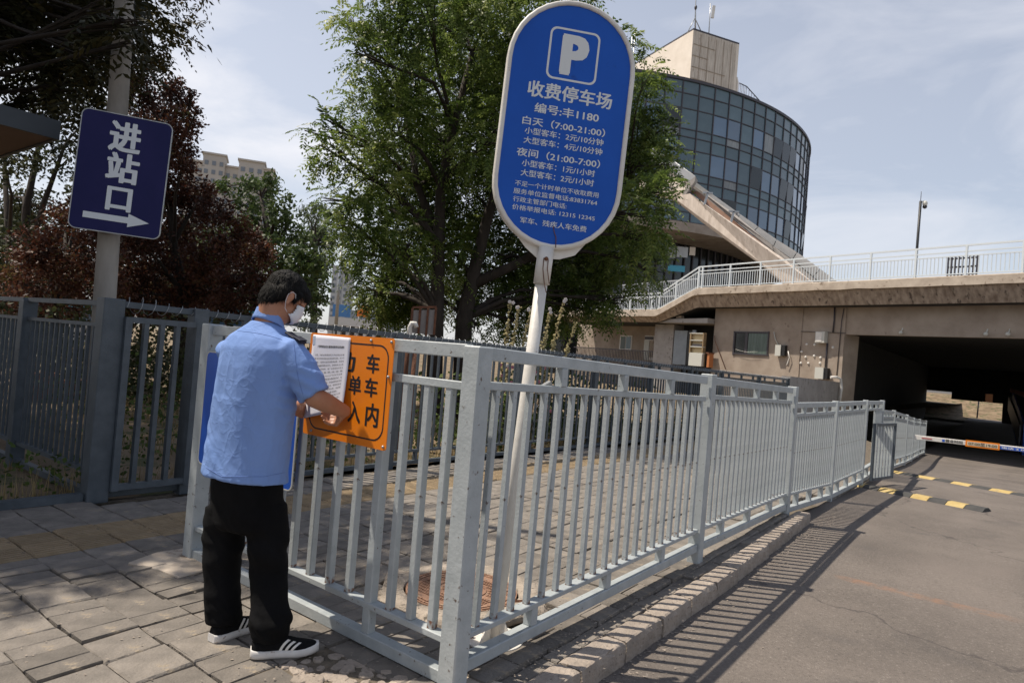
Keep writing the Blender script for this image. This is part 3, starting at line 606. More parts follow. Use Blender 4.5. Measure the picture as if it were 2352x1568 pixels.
# side fence going away to the left from the corner post
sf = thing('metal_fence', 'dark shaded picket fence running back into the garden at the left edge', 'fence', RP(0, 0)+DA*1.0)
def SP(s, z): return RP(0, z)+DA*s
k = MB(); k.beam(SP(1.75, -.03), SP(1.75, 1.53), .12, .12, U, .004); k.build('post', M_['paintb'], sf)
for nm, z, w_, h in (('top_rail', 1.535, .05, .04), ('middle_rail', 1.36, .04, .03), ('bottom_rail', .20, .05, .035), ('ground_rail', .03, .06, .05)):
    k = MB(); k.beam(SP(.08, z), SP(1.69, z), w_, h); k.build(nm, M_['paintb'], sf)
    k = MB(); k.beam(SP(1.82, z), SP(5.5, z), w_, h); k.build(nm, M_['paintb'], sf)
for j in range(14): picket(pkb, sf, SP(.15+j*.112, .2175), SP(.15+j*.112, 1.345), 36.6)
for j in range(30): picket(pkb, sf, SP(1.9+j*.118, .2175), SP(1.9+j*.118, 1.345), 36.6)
k = MB(); k.beam(RP(-.085, .03), RP(-3.2, .03), .07, .06); th = k.build('threshold_beam', M_['paintb']); tag(th, 'low dark steel threshold beam across the gateway at the left edge', 'beam')
k = MB(); k.beam(RP(-3.3, -.02), RP(-3.3, 1.57), .13, .13, RFU); tag(k.build('gate_post', M_['paintb']), 'square gate post beyond the left edge of the gateway', 'post')

# ------------------------------------------------------------------ orange sign, blue sign back, paper
FA = frame(A(0, 0, -.034), -DA, Z)          # x runs towards the corner post, z towards the street
# FA x axis = NB direction
def fA(s, z): return (-s, z)
def osx(x, y): p = PL(x, y, A(0, 0, -.034), AZA); l = FA.inverted() @ p; return l.x, l.y
SX0, SX1 = osx(698, 975)[0], osx(908, 780)[0]
os_ = thing('orange_sign', 'orange rectangular sign with black characters and rounded black border on the railing', 'sign', A(1.0, 1.15, -.05))
q = MB(); q.prism(fpoly(FA, rrect(SX0, .908, SX1, 1.422, .012, 2), 0), FA.to_3x3() @ Vector((0, 0, .003))); q.build('panel', M_['orange'], os_)
q = MB(); outline(q, FA, rrect(SX0+.040, .942, SX1-.028, 1.388, .065), rrect(SX0+.047, .949, SX1-.035, 1.381, .060), .0032, .0038); q.build('border', M_['black'], os_)
zz = lambda X, Y: (428.75+X*.3125, 581.9+Y*.3125)                       # detail view -> photograph
for ch, x0, y0, x1, y1 in (('动', 1105, 722, 1245, 868), ('车', 1327, 740, 1422, 882), ('单', 1196, 898, 1288, 1038), ('车', 1312, 914, 1408, 1056), ('入', 1190, 1084, 1284, 1246), ('内', 1318, 1100, 1414, 1276)):
    cxp, cyp = (x0+x1)/2, (y0+y1)/2; a_ = osx(*zz(x0, cyp)); b_ = osx(*zz(x1, cyp)); c_ = osx(*zz(cxp, y0)); d_ = osx(*zz(cxp, y1))
    lettering(ch, FA, a_[0], b_[0], d_[1], c_[1], M_['black'], os_, .022, 'character', .0036)
for bx, by in ((SX1-.017, 1.405), (SX1-.020, 1.245), (SX1-.017, .925), (SX0+.07, .930), (SX0+.46, 1.405)):
    q = MB(); c = FA @ Vector((bx, by, .006)); q.ell(c, (.007, .007, .007), None, 10, 6); q.build('bolt', M_['steel'], os_)
BX0, BX1 = osx(470, 900)[0], osx(680, 1000)[0]
bs = thing('blue_sign', 'plain blue metal sheet with rounded corners hung on the railing behind the man', 'sign', A(1.85, .95, -.05))
q = MB(); q.prism(fpoly(FA, rrect(BX0, .60, BX1, 1.262, .03, 4), 0), FA.to_3x3() @ Vector((0, 0, .003)))
q.build('panel', M_['blueback'], bs)
q = MB(); outline(q, FA, rrect(BX0-.004, .596, BX1+.004, 1.266, .034, 4), rrect(BX0+.002, .602, BX1-.002, 1.260, .03, 4), -.002, .0045); q.build('rim', M_['beige'], bs)
# paper notice, held at the lower corners
pc = [osx(724, 768), osx(808, 776), osx(798, 935), osx(704, 960)]
nx, ny = 14, 22; bm = bmesh.new(); gr = []
FP = FA
def pz(f, g): return .010+.012*(1-math.cos(g*2.2))*.5+.016*g*g*(f-.2)+.004*math.sin(f*5)+.05*max(0, g-.8)**1.5*max(0, .5-f)*3
for j in range(ny+1):
    g = j/ny; row = []
    for i in range(nx+1):
        f = i/nx; x = (pc[0][0]*(1-f)+pc[1][0]*f)*(1-g)+(pc[3][0]*(1-f)+pc[2][0]*f)*g; y = (pc[0][1]*(1-f)+pc[1][1]*f)*(1-g)+(pc[3][1]*(1-f)+pc[2][1]*f)*g-.006*math.sin(f*3.14)*g
        row.append(bm.verts.new(FP @ Vector((x, y, pz(f, g)))))
    gr.append(row)
for j in range(ny):
    for i in range(nx): f_ = bm.faces.new((gr[j][i], gr[j][i+1], gr[j+1][i+1], gr[j+1][i])); f_.smooth = True
me = bpy.data.meshes.new('sheet'); bm.to_mesh(me); bm.free()
pn = thing('paper_notice', 'white printed paper notice held over the left part of the orange sign', 'paper', FP @ Vector((pc[0][0]+.13, 1.2, .02)))
sh = obj('sheet', me, M_['paper'], pn); md = sh.modifiers.new('thick', 'SOLIDIFY'); md.thickness = .0006
def pline(s, g, f0, f1, hgt, bold=.0, m='ink'):
    me = text_mesh(s, bold); co = np.empty(len(me.vertices)*3, dtype=np.float32); me.vertices.foreach_get('co', co); co = co.reshape(-1, 3); mn, mx_ = co.min(0), co.max(0)
    for v in co:
        f = f0+(v[0]-mn[0])/(mx_[0]-mn[0])*(f1-f0); gg = g-(v[1]-mn[1])/(mx_[1]-mn[1])*hgt
        x = (pc[0][0]*(1-f)+pc[1][0]*f)*(1-gg)+(pc[3][0]*(1-f)+pc[2][0]*f)*gg; y = (pc[0][1]*(1-f)+pc[1][1]*f)*(1-gg)+(pc[3][1]*(1-f)+pc[2][1]*f)*gg-.006*math.sin(f*3.14)*gg
        p = FP @ Vector((x, y, pz(f, gg)+.0014)); v[:] = (p.x, p.y, p.z)
    me.vertices.foreach_set('co', co.ravel()); me.materials.clear(); me.update(); return obj('printed_line', me, M_[m], pn)
pline('六里桥客运站长途班线暂停运营通告', .155, .17, .86, .034, .014, 'black')
L_ = ['公告，为配合疫情防控工作经客运主管', '部门研究同意暂停客运班线运营的通告，自六月', '十日起，六里桥长途班线暂停运营，具体恢', '复时间根据疫情情况另行，请旅客关注公告', '及官方公众号信息，请广大旅客及时关注', '客 运 服 务 热 线 信 息', 'http://www.cbls.com.cn/"公众平台查', '询已售车票可在原购票渠道办理退票手续，敬', '请广大旅客朋友给予理解，办理退票免收手续', '费特此通告已购票旅客十日内，携带有效证', '件，在购票窗口办理手续费全免。由此给', '带来不便敬请广大旅客谅解。', '六里桥长途客运站二零二零年六月', '咨询电话以及投诉热线电话公布。', '特此公告通知。']
for i, s in enumerate(L_): pline(s, .255+i*.0445, .12, .875 if i not in (11, 14) else .8, .024, .0)
k = MB(); k.box((0, 0, 0), (.022, .045, .0015), FA @ Matrix.Translation((pc[0][0]+.012, pc[0][1]-.03, .012)) @ Matrix.Rotation(.1, 4, 'Z')); tp = k.build('tape', mat('clear tape', (.45, .52, .62), rough=.2), pn)

# ------------------------------------------------------------------ blue parking sign
ps = thing('parking_sign', 'tall leaning white post with a rounded blue parking tariff sign', 'sign', G(1128, 1475))
PP = Vector((.13, 3.25, 0)); DS = DV(82)
cen = PP+DS*.045+Z*2.535; lean = R_(2.2)
FS = frame(cen, DS*math.cos(lean)-Z*math.sin(lean)*1.0, Z*math.cos(lean)+DS*math.sin(lean))
if FS.col[2].xyz.y > 0: FS = frame(cen, DS, Z)
w2, h2 = .318, .612
def stad(r, n=18): return [(r*math.cos(math.pi*k/n), (h2-w2)+r*math.sin(math.pi*k/n)) for k in range(n+1)]+[(r*math.cos(math.pi+math.pi*k/n), -(h2-w2)+r*math.sin(math.pi+math.pi*k/n)) for k in range(n+1)]
q = MB(); q.prism(fpoly(FS, stad(w2-.006), -.02), FS.to_3x3() @ Vector((0, 0, .022))); q.build('sign_panel', M_['blue'], ps)
q = MB(); ro = [stad(w2+.004), stad(w2+.004), stad(w2-.002), stad(w2-.016), stad(w2-.020), stad(w2-.020)]; zo = [-.035, .006, .013, .013, .007, .0015]
q.rings([fpoly(FS, r, z) for r, z in zip(ro, zo)], cap=False); q.rings([fpoly(FS, stad(w2+.004), -.035), fpoly(FS, stad(.05), -.036)], cap=True); q.build('rim', M_['white'], ps)
q = MB(); outline(q, FS, rrect(-.125, .216, .128, .475, .035), rrect(-.115, .226, .118, .465, .028), .0022, .0028); q.build('icon_border', M_['letter'], ps)
lettering('P', FS, -.062, .078, .245, .447, M_['letter'], ps, .045, 'icon_letter', .0028)
def tl(s, x0, x1, zc, h, bold=.012): lettering(s, FS, x0, x1, zc-h/2, zc+h/2, M_['letter'], ps, bold, 'lettering', .0026)
tl('收费停车场', -.205, .222, .152, .080, .020)
tl('编号:丰1180', -.160, .165, .062, .048, .016)
tl('白天（7:00-21:00）', -.212, .205, -.008, .042, .012)
tl('小型客车：2元/10分钟', -.195, .202, -.056, .034, .010)
tl('大型客车：4元/10分钟', -.195, .202, -.103, .034, .010)
tl('夜间（21:00-7:00）', -.222, .198, -.165, .042, .012)
tl('小型客车：1元/1小时', -.190, .178, -.215, .034, .010)
tl('大型客车：2元/1小时', -.190, .178, -.263, .034, .010)
tl('不足一个计时单位不收取费用', -.212, .208, -.318, .027, .006)
tl('服务单位监督电话:83831764', -.214, .206, -.357, .027, .006)
tl('行政主管部门电话:', -.212, .055, -.396, .027, .006)
tl('价格举报电话: 12315 12345', -.212, .203, -.435, .027, .006)
tl('军车、残疾人车免费', -.165, .168, -.494, .030, .008)
k = MB(); k.tube([FS @ Vector((.022, -.607, .016)), FS @ Vector((.020, -.555, .006)), FS @ Vector((.008, -.53, .005)), FS @ Vector((.0, -.50, .004))], .0022, 5); k.build('wire_stub', M_['rust'], ps)
# gusset, sleeve, pole
gz = [fpoly(FS, [(-.205, -.53), (.200, -.53), (.13, -.625), (.055, -.655), (-.055, -.665), (-.12, -.62)], -.028)]
q = MB(); q.prism(gz[0], FS.to_3x3() @ Vector((0, 0, .008))); q.build('gusset_plate', M_['white'], ps)
ptop = V(1254, 575, 3.25); pbot = G(1134, 1462, .012); pax = (pbot-ptop).normalized(); bk = Vector((0, .045, 0))
k = MB(); k.tube([ptop+bk*.2, ptop.lerp(pbot, .5)+bk*.3, pbot], [.030, .031, .032], 28); k.build('pole', M_['white'], ps)
k = MB(); k.tube([ptop+bk*.2-pax*.015, ptop+bk*.2+pax*.165], .040, 28); k.build('sleeve', M_['white'], ps)
bc = ptop+bk*.2+pax*.045+Vector((.006, -.042, 0)); k = MB(); k.ell(bc, (.010, .010, .010), None, 10, 8); k.build('bolt', M_['rust'], ps)
k = MB(); k.tube([bc+pax*(-.004)+Vector((-.012, 0, 0)), bc+pax*.05+Vector((-.010, -.002, 0)), bc+pax*.12+Vector((.006, -.003, 0)), bc+pax*.165+Vector((.022, 0, 0))], .0022, 5)
k.tube([bc+Vector((.010, 0, 0)), bc+pax*.05+Vector((.012, -.002, 0)), bc+pax*.12+Vector((.030, 0, 0))], .0022, 5); k.build('hanging_wire', M_['rust'], ps)
k = MB(); k.tube([pbot-Z*.012, pbot-Z*.003], .145, 32); k.build('base_plate', M_['white'], ps)
for an in (35, 125, 215, 305):
    d = DV(an); k = MB(); k.prism([pbot+d*.03-Z*.002+DV(an+90)*.003, pbot+d*.115-Z*.002+DV(an+90)*.003, pbot+d*.032+Z*.13-pax*.0+DV(an+90)*.003], -DV(an+90)*.006); k.build('gusset', M_['white'], ps)
    k = MB(); k.tube([pbot+DV(an+45)*.11-Z*.004, pbot+DV(an+45)*.11+Z*.018], .012, 6); k.build('bolt', M_['rust'], ps)
# clamp on the railing that steadies the post
cl = V(1250, 893, 3.42); k = MB(); k.beam(V(1232, 900, 3.33), V(1265, 880, 3.36), .03, .030, Z, .002); tag(k.build('clamp_bracket', M_['steel']), 'short grey steel bracket clamped on the railing beside the sign post', 'bracket')
k = MB(); a0 = V(1172, 1392, 3.52); k.beam(V(1198, 1402, 3.33), V(1229, 1382, 3.42), .006, .05, Z); k.build('x', M_['steel']); x_ = bpy.data.objects['x']; x_.name = 'steel_bracket'; tag(x_, 'small steel angle lying on the bottom rail at the foot of the sign post', 'bracket')
k = MB(); k.beam(V(1165, 1387, 3.50), V(1200, 1396, 3.36), .012, .012); k.beam(V(1180, 1380, 3.58), V(1222, 1378, 3.42), .012, .012); tag(k.build('iron_rod', M_['rust']), 'rusty iron rods beside the foot of the sign post', 'rod')

# ------------------------------------------------------------------ lamp pole with the station entrance sign
LPY = 5.85
lp = thing('lamp_pole', 'tall concrete lamp pole behind the fence corner post at left', 'pole', G(215, 1120))
a_, b_ = V(226, 900, LPY), V(291, -60, LPY); ax = (b_-a_)/(b_.z-a_.z); base_ = a_-ax*(a_.z+.1); k = MB()
k.tube([base_, a_, b_, b_+ax*3.5], [.098, .092, .076, .06], 24); k.build('shaft', M_['pole'], lp)
k = MB(); k.tube([V(310, -20, 5.7), V(309, 30, 5.7), V(310, 70, 5.7)], .004, 5); k.build('cable', M_['black'], lp)
es = thing('entrance_sign', 'dark navy rectangular sign with white characters and a right arrow on the lamp pole', 'sign', V(275, 400, 5.65))
SO = V(275, 400, 5.68); AZS = 70.
def ss(x, y, F=None): p = PL(x, y, SO, AZS); return p
zs = lambda X, Y: (X*.3514, Y*.3514)
c4 = [ss(*zs(530, 700)), ss(*zs(1120, 815)), ss(*zs(1050, 1570)), ss(*zs(455, 1480))]
xd = ((c4[1]-c4[0])+(c4[2]-c4[3])).normalized(); ccen = (c4[0]+c4[1]+c4[2]+c4[3])/4; yd = ((c4[0]-c4[3])+(c4[1]-c4[2])).normalized()
FE = frame(ccen, xd, yd); FEi = FE.inverted(); wE = ((c4[1]-c4[0]).length+(c4[2]-c4[3]).length)/4; hE = ((c4[0]-c4[3]).length+(c4[1]-c4[2]).length)/4
def eE(X, Y): l = FEi @ PL(*zs(X, Y), ccen, AZS); return l.x, l.y
q = MB(); q.prism(fpoly(FE, rrect(-wE, -hE, wE, hE, .055), -.02), FE.to_3x3() @ Vector((0, 0, .020))); q.build('panel', M_['navy'], es)
q = MB(); outline(q, FE, rrect(-wE-.004, -hE-.004, wE+.004, hE+.004, .058), rrect(-wE+.003, -hE+.003, wE-.003, hE-.003, .052), -.022, .003); q.build('rim', M_['steel'], es)
for ch, x0, y0, x1, y1 in (('进', 712, 800, 928, 1000), ('站', 692, 1002, 912, 1200), ('口', 692, 1225, 864, 1382)):
    cxp, cyp = (x0+x1)/2, (y0+y1)/2; a_ = eE(x0, cyp); b_ = eE(x1, cyp); c_ = eE(cxp, y0); d_ = eE(cxp, y1); lettering(ch, FE, a_[0], b_[0], d_[1], c_[1], M_['whitel'], es, .03, 'character', .0032)
ay = eE(760, 1430)[1]; x0 = eE(540, 1405)[0]; x1 = eE(835, 1445)[0]; x2 = eE(972, 1474)[0]
q = MB(); q.prism(fpoly(FE, [(x0, ay-.026), (x1, ay-.026), (x1, ay-.058), (x2, ay), (x1, ay+.058), (x1, ay+.026), (x0, ay+.026)], .0012), FE.to_3x3() @ Vector((0, 0, .002))); q.build('arrow', M_['whitel'], es)
# kiosk roof at the left edge
kc = V(125, 317, 5.9); kr = thing('kiosk_roof', 'flat dark kiosk roof with brown soffit jutting in at the left edge', 'roof', kc)
k = MB(); k.prism([kc, kc-U*4, kc-U*4+DA*3.2, kc+DA*3.2], (0, 0, .02)); k.build('soffit', M_['soff'], kr)
k = MB(); k.prism([kc+NB*.03+U*.03-Z*.012, kc+NB*.03-U*4-Z*.012, kc-U*4-Z*.012, kc+U*.0-Z*.012, kc+DA*3.2-Z*.012, kc+DA*3.2+U*.03-Z*.012], (0, 0, .165)); k.build('fascia', M_['fasc'], kr)
k = MB(); k.prism([kc+Z*.021, kc-U*4+Z*.021, kc-U*4+DA*3.2+Z*.021, kc+DA*3.2+Z*.021], (0, 0, .12)); k.build('deck', M_['fasc'], kr)
for t in (.12, 1.0): k = MB(); c = kc-U*t+DA*.1+Z*.15; k.prism([c, c+U*.10, c+U*.05+Z*.06], DA*.25); k.build('roof_clip', M_['fasc'], kr)
k = MB(); k.beam(kc-U*1.9+DA*1.4-Z*kc.z, kc-U*1.9+DA*1.4-Z*.02, .1, .1, U); k.build('support_post', M_['fasc'], kr)
# ------------------------------------------------------------------ viaduct / footbridge deck
BD = DV(-33.2); BN = Vector((.838, .545, 0)); 
def B(s, d, z): return BN*d+BD*s+Z*z
DE = 24.8
vd = thing('station_bridge', 'concrete elevated deck spanning the underpass with stepped left end and pale railing', 'bridge', B(8, DE, -1.2))
def bp(x, y, d=DE): d_ = ray(x, y); t = (d-CAM.dot(BN))/d_.dot(BN); p = CAM+d_*t; return p.dot(BD), p.z
s_k1 = bp(1600, 662)[0]; s_k2 = bp(1511, 711)[0]; zt1 = 5.22; zt2 = bp(1511, 711)[1]; s_e = s_k2+9
top = [(-14, zt1-.02), (s_k1, zt1), (s_k2, zt2), (s_e, zt2)]
zb1 = 4.30; zb2 = bp(1420, 738)[1]
sk1b = bp(1588, 702)[0]; sk2b = bp(1500, 735)[0]
bot = [(-14, zb1), (sk1b, zb1+.02), (sk2b, zb2), (s_e, zb2)]
edge = [(-14, 4.86), (s_k1+.1, 4.90), (s_k2+.1, zt2-.34), (s_e, zt2-.34)]
def strip(q, pa, pb, mk): 
    for (s0, a0), (s1, a1), (t0, b0), (t1, b1) in zip(pa, pa[1:], pb, pb[1:]): q.bm.faces.new([q.bm.verts.new(mk(*p)) for p in ((s0, a0, 0), (s1, a1, 0), (t1, b1, 1), (t0, b0, 1))])
q = MB(); N_ = 60
def samp(tab, n=N_): s0, s1 = tab[0][0], tab[-1][0]; return [(s0+(s1-s0)*i/n, lerpt(tab, s0+(s1-s0)*i/n)) for i in range(n+1)]
T_, E_, Bo = samp(top, 140), samp(edge, 140), samp(bot, 140)
R1 = [[B(s, DE+.02, z) for s, z in T_], [B(s, DE-.0+.015*noise.noise(Vector((s*2, 0, 0))), z-.03+.02*noise.noise(Vector((s*3, 4, 0)))) for s, z in T_], [B(s, DE, z+.03*noise.noise(Vector((s*1.3, 1, 0)))) for s, z in E_], [B(s, DE+.10, z+.03*noise.noise(Vector((s*1.3, 1, 0)))) for s, z in E_]]
q.rings([list(r) for r in R1], cap=False, smooth=False, closed=False); q.build('edge_band', M_['concrete'], vd)
q = MB(); q.rings([[B(s, DE+.10, z) for s, z in E_], [B(s, DE+.42, z) for s, z in Bo]], cap=False, smooth=False, closed=False); q.build('fascia', M_['concst'], vd)
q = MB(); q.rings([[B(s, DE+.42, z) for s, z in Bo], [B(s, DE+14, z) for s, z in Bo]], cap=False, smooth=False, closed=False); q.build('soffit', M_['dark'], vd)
q = MB(); q.rings([[B(s, DE+.02, z) for s, z in T_], [B(s, DE+14, z) for s, z in T_]], cap=False, smooth=False, closed=False); q.build('deck', M_['greyp'], vd)
# railing on the deck
br = thing('bridge_railing', 'pale painted railing along the edge of the elevated deck', 'railing', B(8, DE+.1, 5.2))
def zr(s): return lerpt(top, s)
def hr(s): return 1.03 if s < s_k1 else 1.03-.18*min(1, (s-s_k1)/(s_k2-s_k1))
def railp(s, h): return B(s, DE+.10, zr(s)+h)
for nm, f, r in (('top_rail', 1.0, .028), ('middle_rail', .80, .020), ('lower_rail', .66, .018), ('bottom_rail', .07, .018)):
    ks = [-14, s_k1, s_k2, s_e-1]
    for s0, s1 in zip(ks, ks[1:]):
        if nm == 'lower_rail' and s0 >= s_k1: continue
        k = MB(); k.beam(railp(s0, hr(s0)*f), railp(s1-.001, hr(s1)*f), r*2, r*2); k.build(nm, M_['rail'], br)
pb = picket_mesh(.030, 0); pb.materials.append(M_['rail']); pbp = picket_mesh(.06, 0); pbp.materials.append(M_['rail'])
s = -4.; 
while s < s_e-1.1: picket(pbp, br, railp(s, -.03), railp(s, hr(s)), -33.2, 'post'); s += 1.62
picket(pbp, br, railp(s_k1, -.03), railp(s_k1, hr(s_k1)), -33.2, 'post'); picket(pbp, br, railp(s_k2, -.03), railp(s_k2, hr(s_k2)), -33.2, 'post')
cb = picket_mesh(.022, 0); cb.materials.append(M_['rail']); s = .2; n_ = 0
while s < s_e-1.2 and n_ < 280:
    picket(cb, br, railp(s, .07*hr(s)), railp(s, hr(s)*(.66 if s < s_k1 else .80)), -33.2, 'baluster'); s += .125; n_ += 1
# leaning barred panel seen from behind, on the deck
bpn = thing('barred_panel', 'dark slatted panel standing behind the deck railing near the right edge', 'panel', B(3, DE+.6, 5.2))
x0, x1 = bp(2240, 610, DE+.5)[0], bp(2174, 610, DE+.5)[0]; zlo, zhi = 5.25, bp(2205, 590, DE+.5)[1]
for j in range(9): f = j/8; s_ = x0+(x1-x0)*f; k = MB(); k.beam(B(s_, DE+.5, zlo), B(s_, DE+.5, zhi), .045, .045, BD); k.build('slat', M_['mull'], bpn)
for z in (zlo+.1, (zlo+zhi)/2, zhi-.05): k = MB(); k.beam(B(x0, DE+.56, z), B(x1, DE+.56, z), .05, .05); k.build('cross_bar', M_['mull'], bpn)
# camera pole
cp = thing('camera_pole', 'slim black pole with a dome security camera standing on the deck', 'pole', V(2101, 640, 29))
t_, b_ = V(2114.6, 462, 29), V(2100, 650, 29); k = MB(); k.tube([b_-Z*.5, t_], .055, 10); k.build('shaft', M_['black'], cp)
k = MB(); k.tube([t_, t_+Z*.42], .012, 6); k.build('lightning_rod', M_['black'], cp)
k = MB(); k.beam(t_-Z*.04, t_+Vector((.18, 0, .0)), .06, .06); k.ell(t_+Vector((.20, 0, -.09)), (.10, .10, .13)); k.build('dome_camera', M_['beige'], cp); k = MB(); k.ell(t_+Vector((.20, 0, -.23)), (.09, .09, .09)); k.build('camera_dome', M_['black'], cp)

# ------------------------------------------------------------------ wall under the deck and underpass
DW = DE+1.05
def wp(x, y, d=DW): return bp(x, y, d)
uw = thing('underpass_building', 'brown rendered wall with rooms and a wide dark underpass opening below the deck', 'building', B(14, DW, -1.2))
sc, _ = wp(1640, 760); so_, zlin = wp(1938, 768); sb, _ = wp(1925, 870); slean = .35
def wallq(q, pts, d, th=.3): q.prism([B(s, d, z) for s, z in pts], BN*th)
q = MB(); wallq(q, [(so_, -1.6), (so_, zlin), (so_, zb1+.3), (sc, zb1+.3), (sc, -1.6)], DW); 
q.build('wall', M_['wall'], uw)
q = MB(); wallq(q, [(-14, zlin), (so_-.001, zlin), (so_-.001, zb1+.3), (-14, zb1+.3)], DW+.05); q.build('lintel', M_['wall'], uw)
q = MB(); q.prism([B(so_-.002, DW-.02, -1.6), B(so_-.002, DW-.02, zlin-.002), B(so_-.10, DW+.9, zlin-.002), B(so_-.0, DW+.9, -1.6)], BN*.01+BD*.3); q.build('jamb', M_['wall'], uw)
q = MB(); q.beam(B(so_+1.9, DW-.02, -1.0), B(so_+1.9, DW-.02, zb1+.2), .03, .02, BD); q.build('wall_joint', M_['concst'], uw)
# tunnel: walls, ceiling, far wall with the exit
TL = 44.
def T(t, o, z): return B(so_, DW, 0)+U*t-BD*o+Z*z      # t into the tunnel, o to the right
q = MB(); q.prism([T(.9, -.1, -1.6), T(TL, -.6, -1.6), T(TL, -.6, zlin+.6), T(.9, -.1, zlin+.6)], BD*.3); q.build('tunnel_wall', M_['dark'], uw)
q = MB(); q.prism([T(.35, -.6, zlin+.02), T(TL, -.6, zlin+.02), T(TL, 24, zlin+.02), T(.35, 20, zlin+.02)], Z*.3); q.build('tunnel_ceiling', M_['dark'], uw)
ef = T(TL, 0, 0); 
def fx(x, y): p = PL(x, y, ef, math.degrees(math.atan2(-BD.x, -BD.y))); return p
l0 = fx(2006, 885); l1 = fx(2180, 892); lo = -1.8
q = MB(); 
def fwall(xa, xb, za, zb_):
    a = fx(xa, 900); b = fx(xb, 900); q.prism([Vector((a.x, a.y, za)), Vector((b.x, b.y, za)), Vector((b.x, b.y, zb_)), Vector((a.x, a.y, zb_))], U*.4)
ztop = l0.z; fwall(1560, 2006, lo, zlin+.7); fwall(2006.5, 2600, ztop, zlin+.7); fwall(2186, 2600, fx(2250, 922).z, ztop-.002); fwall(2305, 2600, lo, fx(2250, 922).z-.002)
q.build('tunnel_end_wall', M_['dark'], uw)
for (t, o) in ((14, 7.5), (24, 6.2), (34, 7.5)):
    q = MB(); c = T(t, o+9, 0); q.beam(c-Z*1.5, c+Z*(zlin), .6, .6, U); q.build('column', M_['dark'], uw)
# scene beyond the exit
em = MB(); 
def far(x, y, Y): return V(x, y, Y)
g0 = [far(1960, 975, 62), far(2420, 1000, 62), far(2430, 960, 78), far(1950, 930, 78), far(2440, 935, 84), far(1940, 905, 84)]
bm = bmesh.new(); vv = [bm.verts.new(p) for p in g0]; bm.faces.new((vv[3], vv[2], vv[4], vv[5])); me = bpy.data.meshes.new('embankment'); bm.to_mesh(me); bm.free()
eb = MB(); eb.prism([g0[3]-Z*1.5, g0[2]-Z*1.5, g0[4]-Z*2, g0[5]-Z*2], Z*.2); 
bank = grid('embankment', fr(70.5, 90, 10), fr(-12, 44, 28), lambda a, b: -1.4+min(1.0, max(0, (a-72)/9))*2.1+.15*noise.noise(Vector((a, b, 0))), M_['soil']); tag(bank, kind='structure')
eb.bm.free()
p = far(2085, 915, 84); q_ = far(2190, 925, 84); k = MB(); k.beam(p, q_, .3, 1.9); tag(k.build('far_wall', M_['cloudy']), 'pale wall on top of the grassy bank seen through the underpass', 'wall')
k = MB(); k.beam(far(2010, 890, 100), far(2260, 899, 100), 2, 1.2); tag(k.build('far_train', M_['cloudy']), 'white horizontal band of a vehicle far beyond the underpass exit', 'train')
BANKB = [(rng_a, rng_b) for rng_a, rng_b in ((73, 12), (74, 15), (75, 18), (74.5, 20), (76, 9), (77, 22), (73.5, 24), (76, 26), (78, 16), (75.5, 5))]
hd = thing('blue_hoarding', 'blue and white hoarding panels at the right of the underpass lane', 'hoarding', V(2330, 960, 40))
k = MB(); k.beam(V(2325, 930, 44), V(2352, 1010, 30)-Z*.2, .08, 1.8); k.build('panel', M_['blueback'], hd)
k = MB(); k.beam(V(2317, 925, 46), V(2343, 1000, 32), .08, 1.0); k.build('lower_panel', M_['clad'], hd)
k = MB(); k.beam(V(2322, 896, 44), V(2364, 910, 34), .1, .25); k.build('red_cap', mat('red trim', (.5, .03, .03), rough=.5), hd)
hl = thing('blue_hoarding', 'small blue panel with a grey base at the left of the far lane', 'hoarding', V(2040, 940, 46))
k = MB(); k.beam(V(2034, 915, 50), V(2042, 950, 44), .1, 1.4); k.build('panel', M_['blueback'], hl)
k = MB(); k.beam(V(2046, 940, 52), V(2040, 975, 42), .1, .8); k.build('base_wall', M_['clad'], hl)
k = MB(); k.tube([V(2244, 960, 60), V(2250, 905, 60)], .06, 8); tag(k.build('thin_pole', M_['steel']), 'thin pale pole beyond the underpass exit', 'pole')
k = MB(); c = V(2271, 899+15, 56); k.beam(c-Z*.35, c+Z*.35, .1, .6, DV(90)); tag(k.build('warning_sign', M_['orange']), 'small orange warning sign beyond the underpass exit', 'sign')
k = MB(); c = V(2026, 905, 55); k.box(c-Z*.3, (1.9, 4.0, 1.0), None, .2); k.box(c+Z*.3, (1.6, 2.4, .5), None, .15); cc = thing('parked_car', 'dark car standing in the far lane of the underpass', 'car', c); k.build('body', M_['rubber'], cc)
k = MB(); k.box(c+Z*.35+Vector((0, -1.25, 0)), (1.35, .05, .35)); k.build('windscreen', M_['glassl'], cc)

# wall features
def fbox(name, x0, y0, x1, y1, m, parent, d=DW, out=.03, dep=.05):
    a, za = wp(x0, (y0+y1)/2+((x0-(x0+x1)/2))*.0, d); b, _ = wp(x1, (y0+y1)/2, d); _, z1 = wp((x0+x1)/2, y0, d); _, z0 = wp((x0+x1)/2, y1, d)
    k = MB(); k.prism([B(a, d-out, z0), B(b, d-out, z0), B(b, d-out, z1), B(a, d-out, z1)], BN*dep); return k.build(name, m, parent)
z4 = lambda X, Y: (1347.5+X*.2083, 612.5+Y*.2083)
def fz(name, X0, Y0, X1, Y1, m, parent, d=DW, out=.03, dep=.05): a = z4(X0, Y0); b = z4(X1, Y1); return fbox(name, a[0], a[1], b[0], b[1], m, parent, d, out, dep)
wn = fz('window', 1625, 722, 2000, 975, M_['black'], uw, DW, .010, .05)
fz('pane', 1780, 738, 1990, 962, mat('curtained pane', (.05, .075, .065), (.12, .16, .14), 20, rough=.3, stretch=(1, 1, .05)), wn, DW, .03, .015)
fz('pane', 1650, 735, 1750, 940, M_['glassn'], wn, DW, .03, .015)
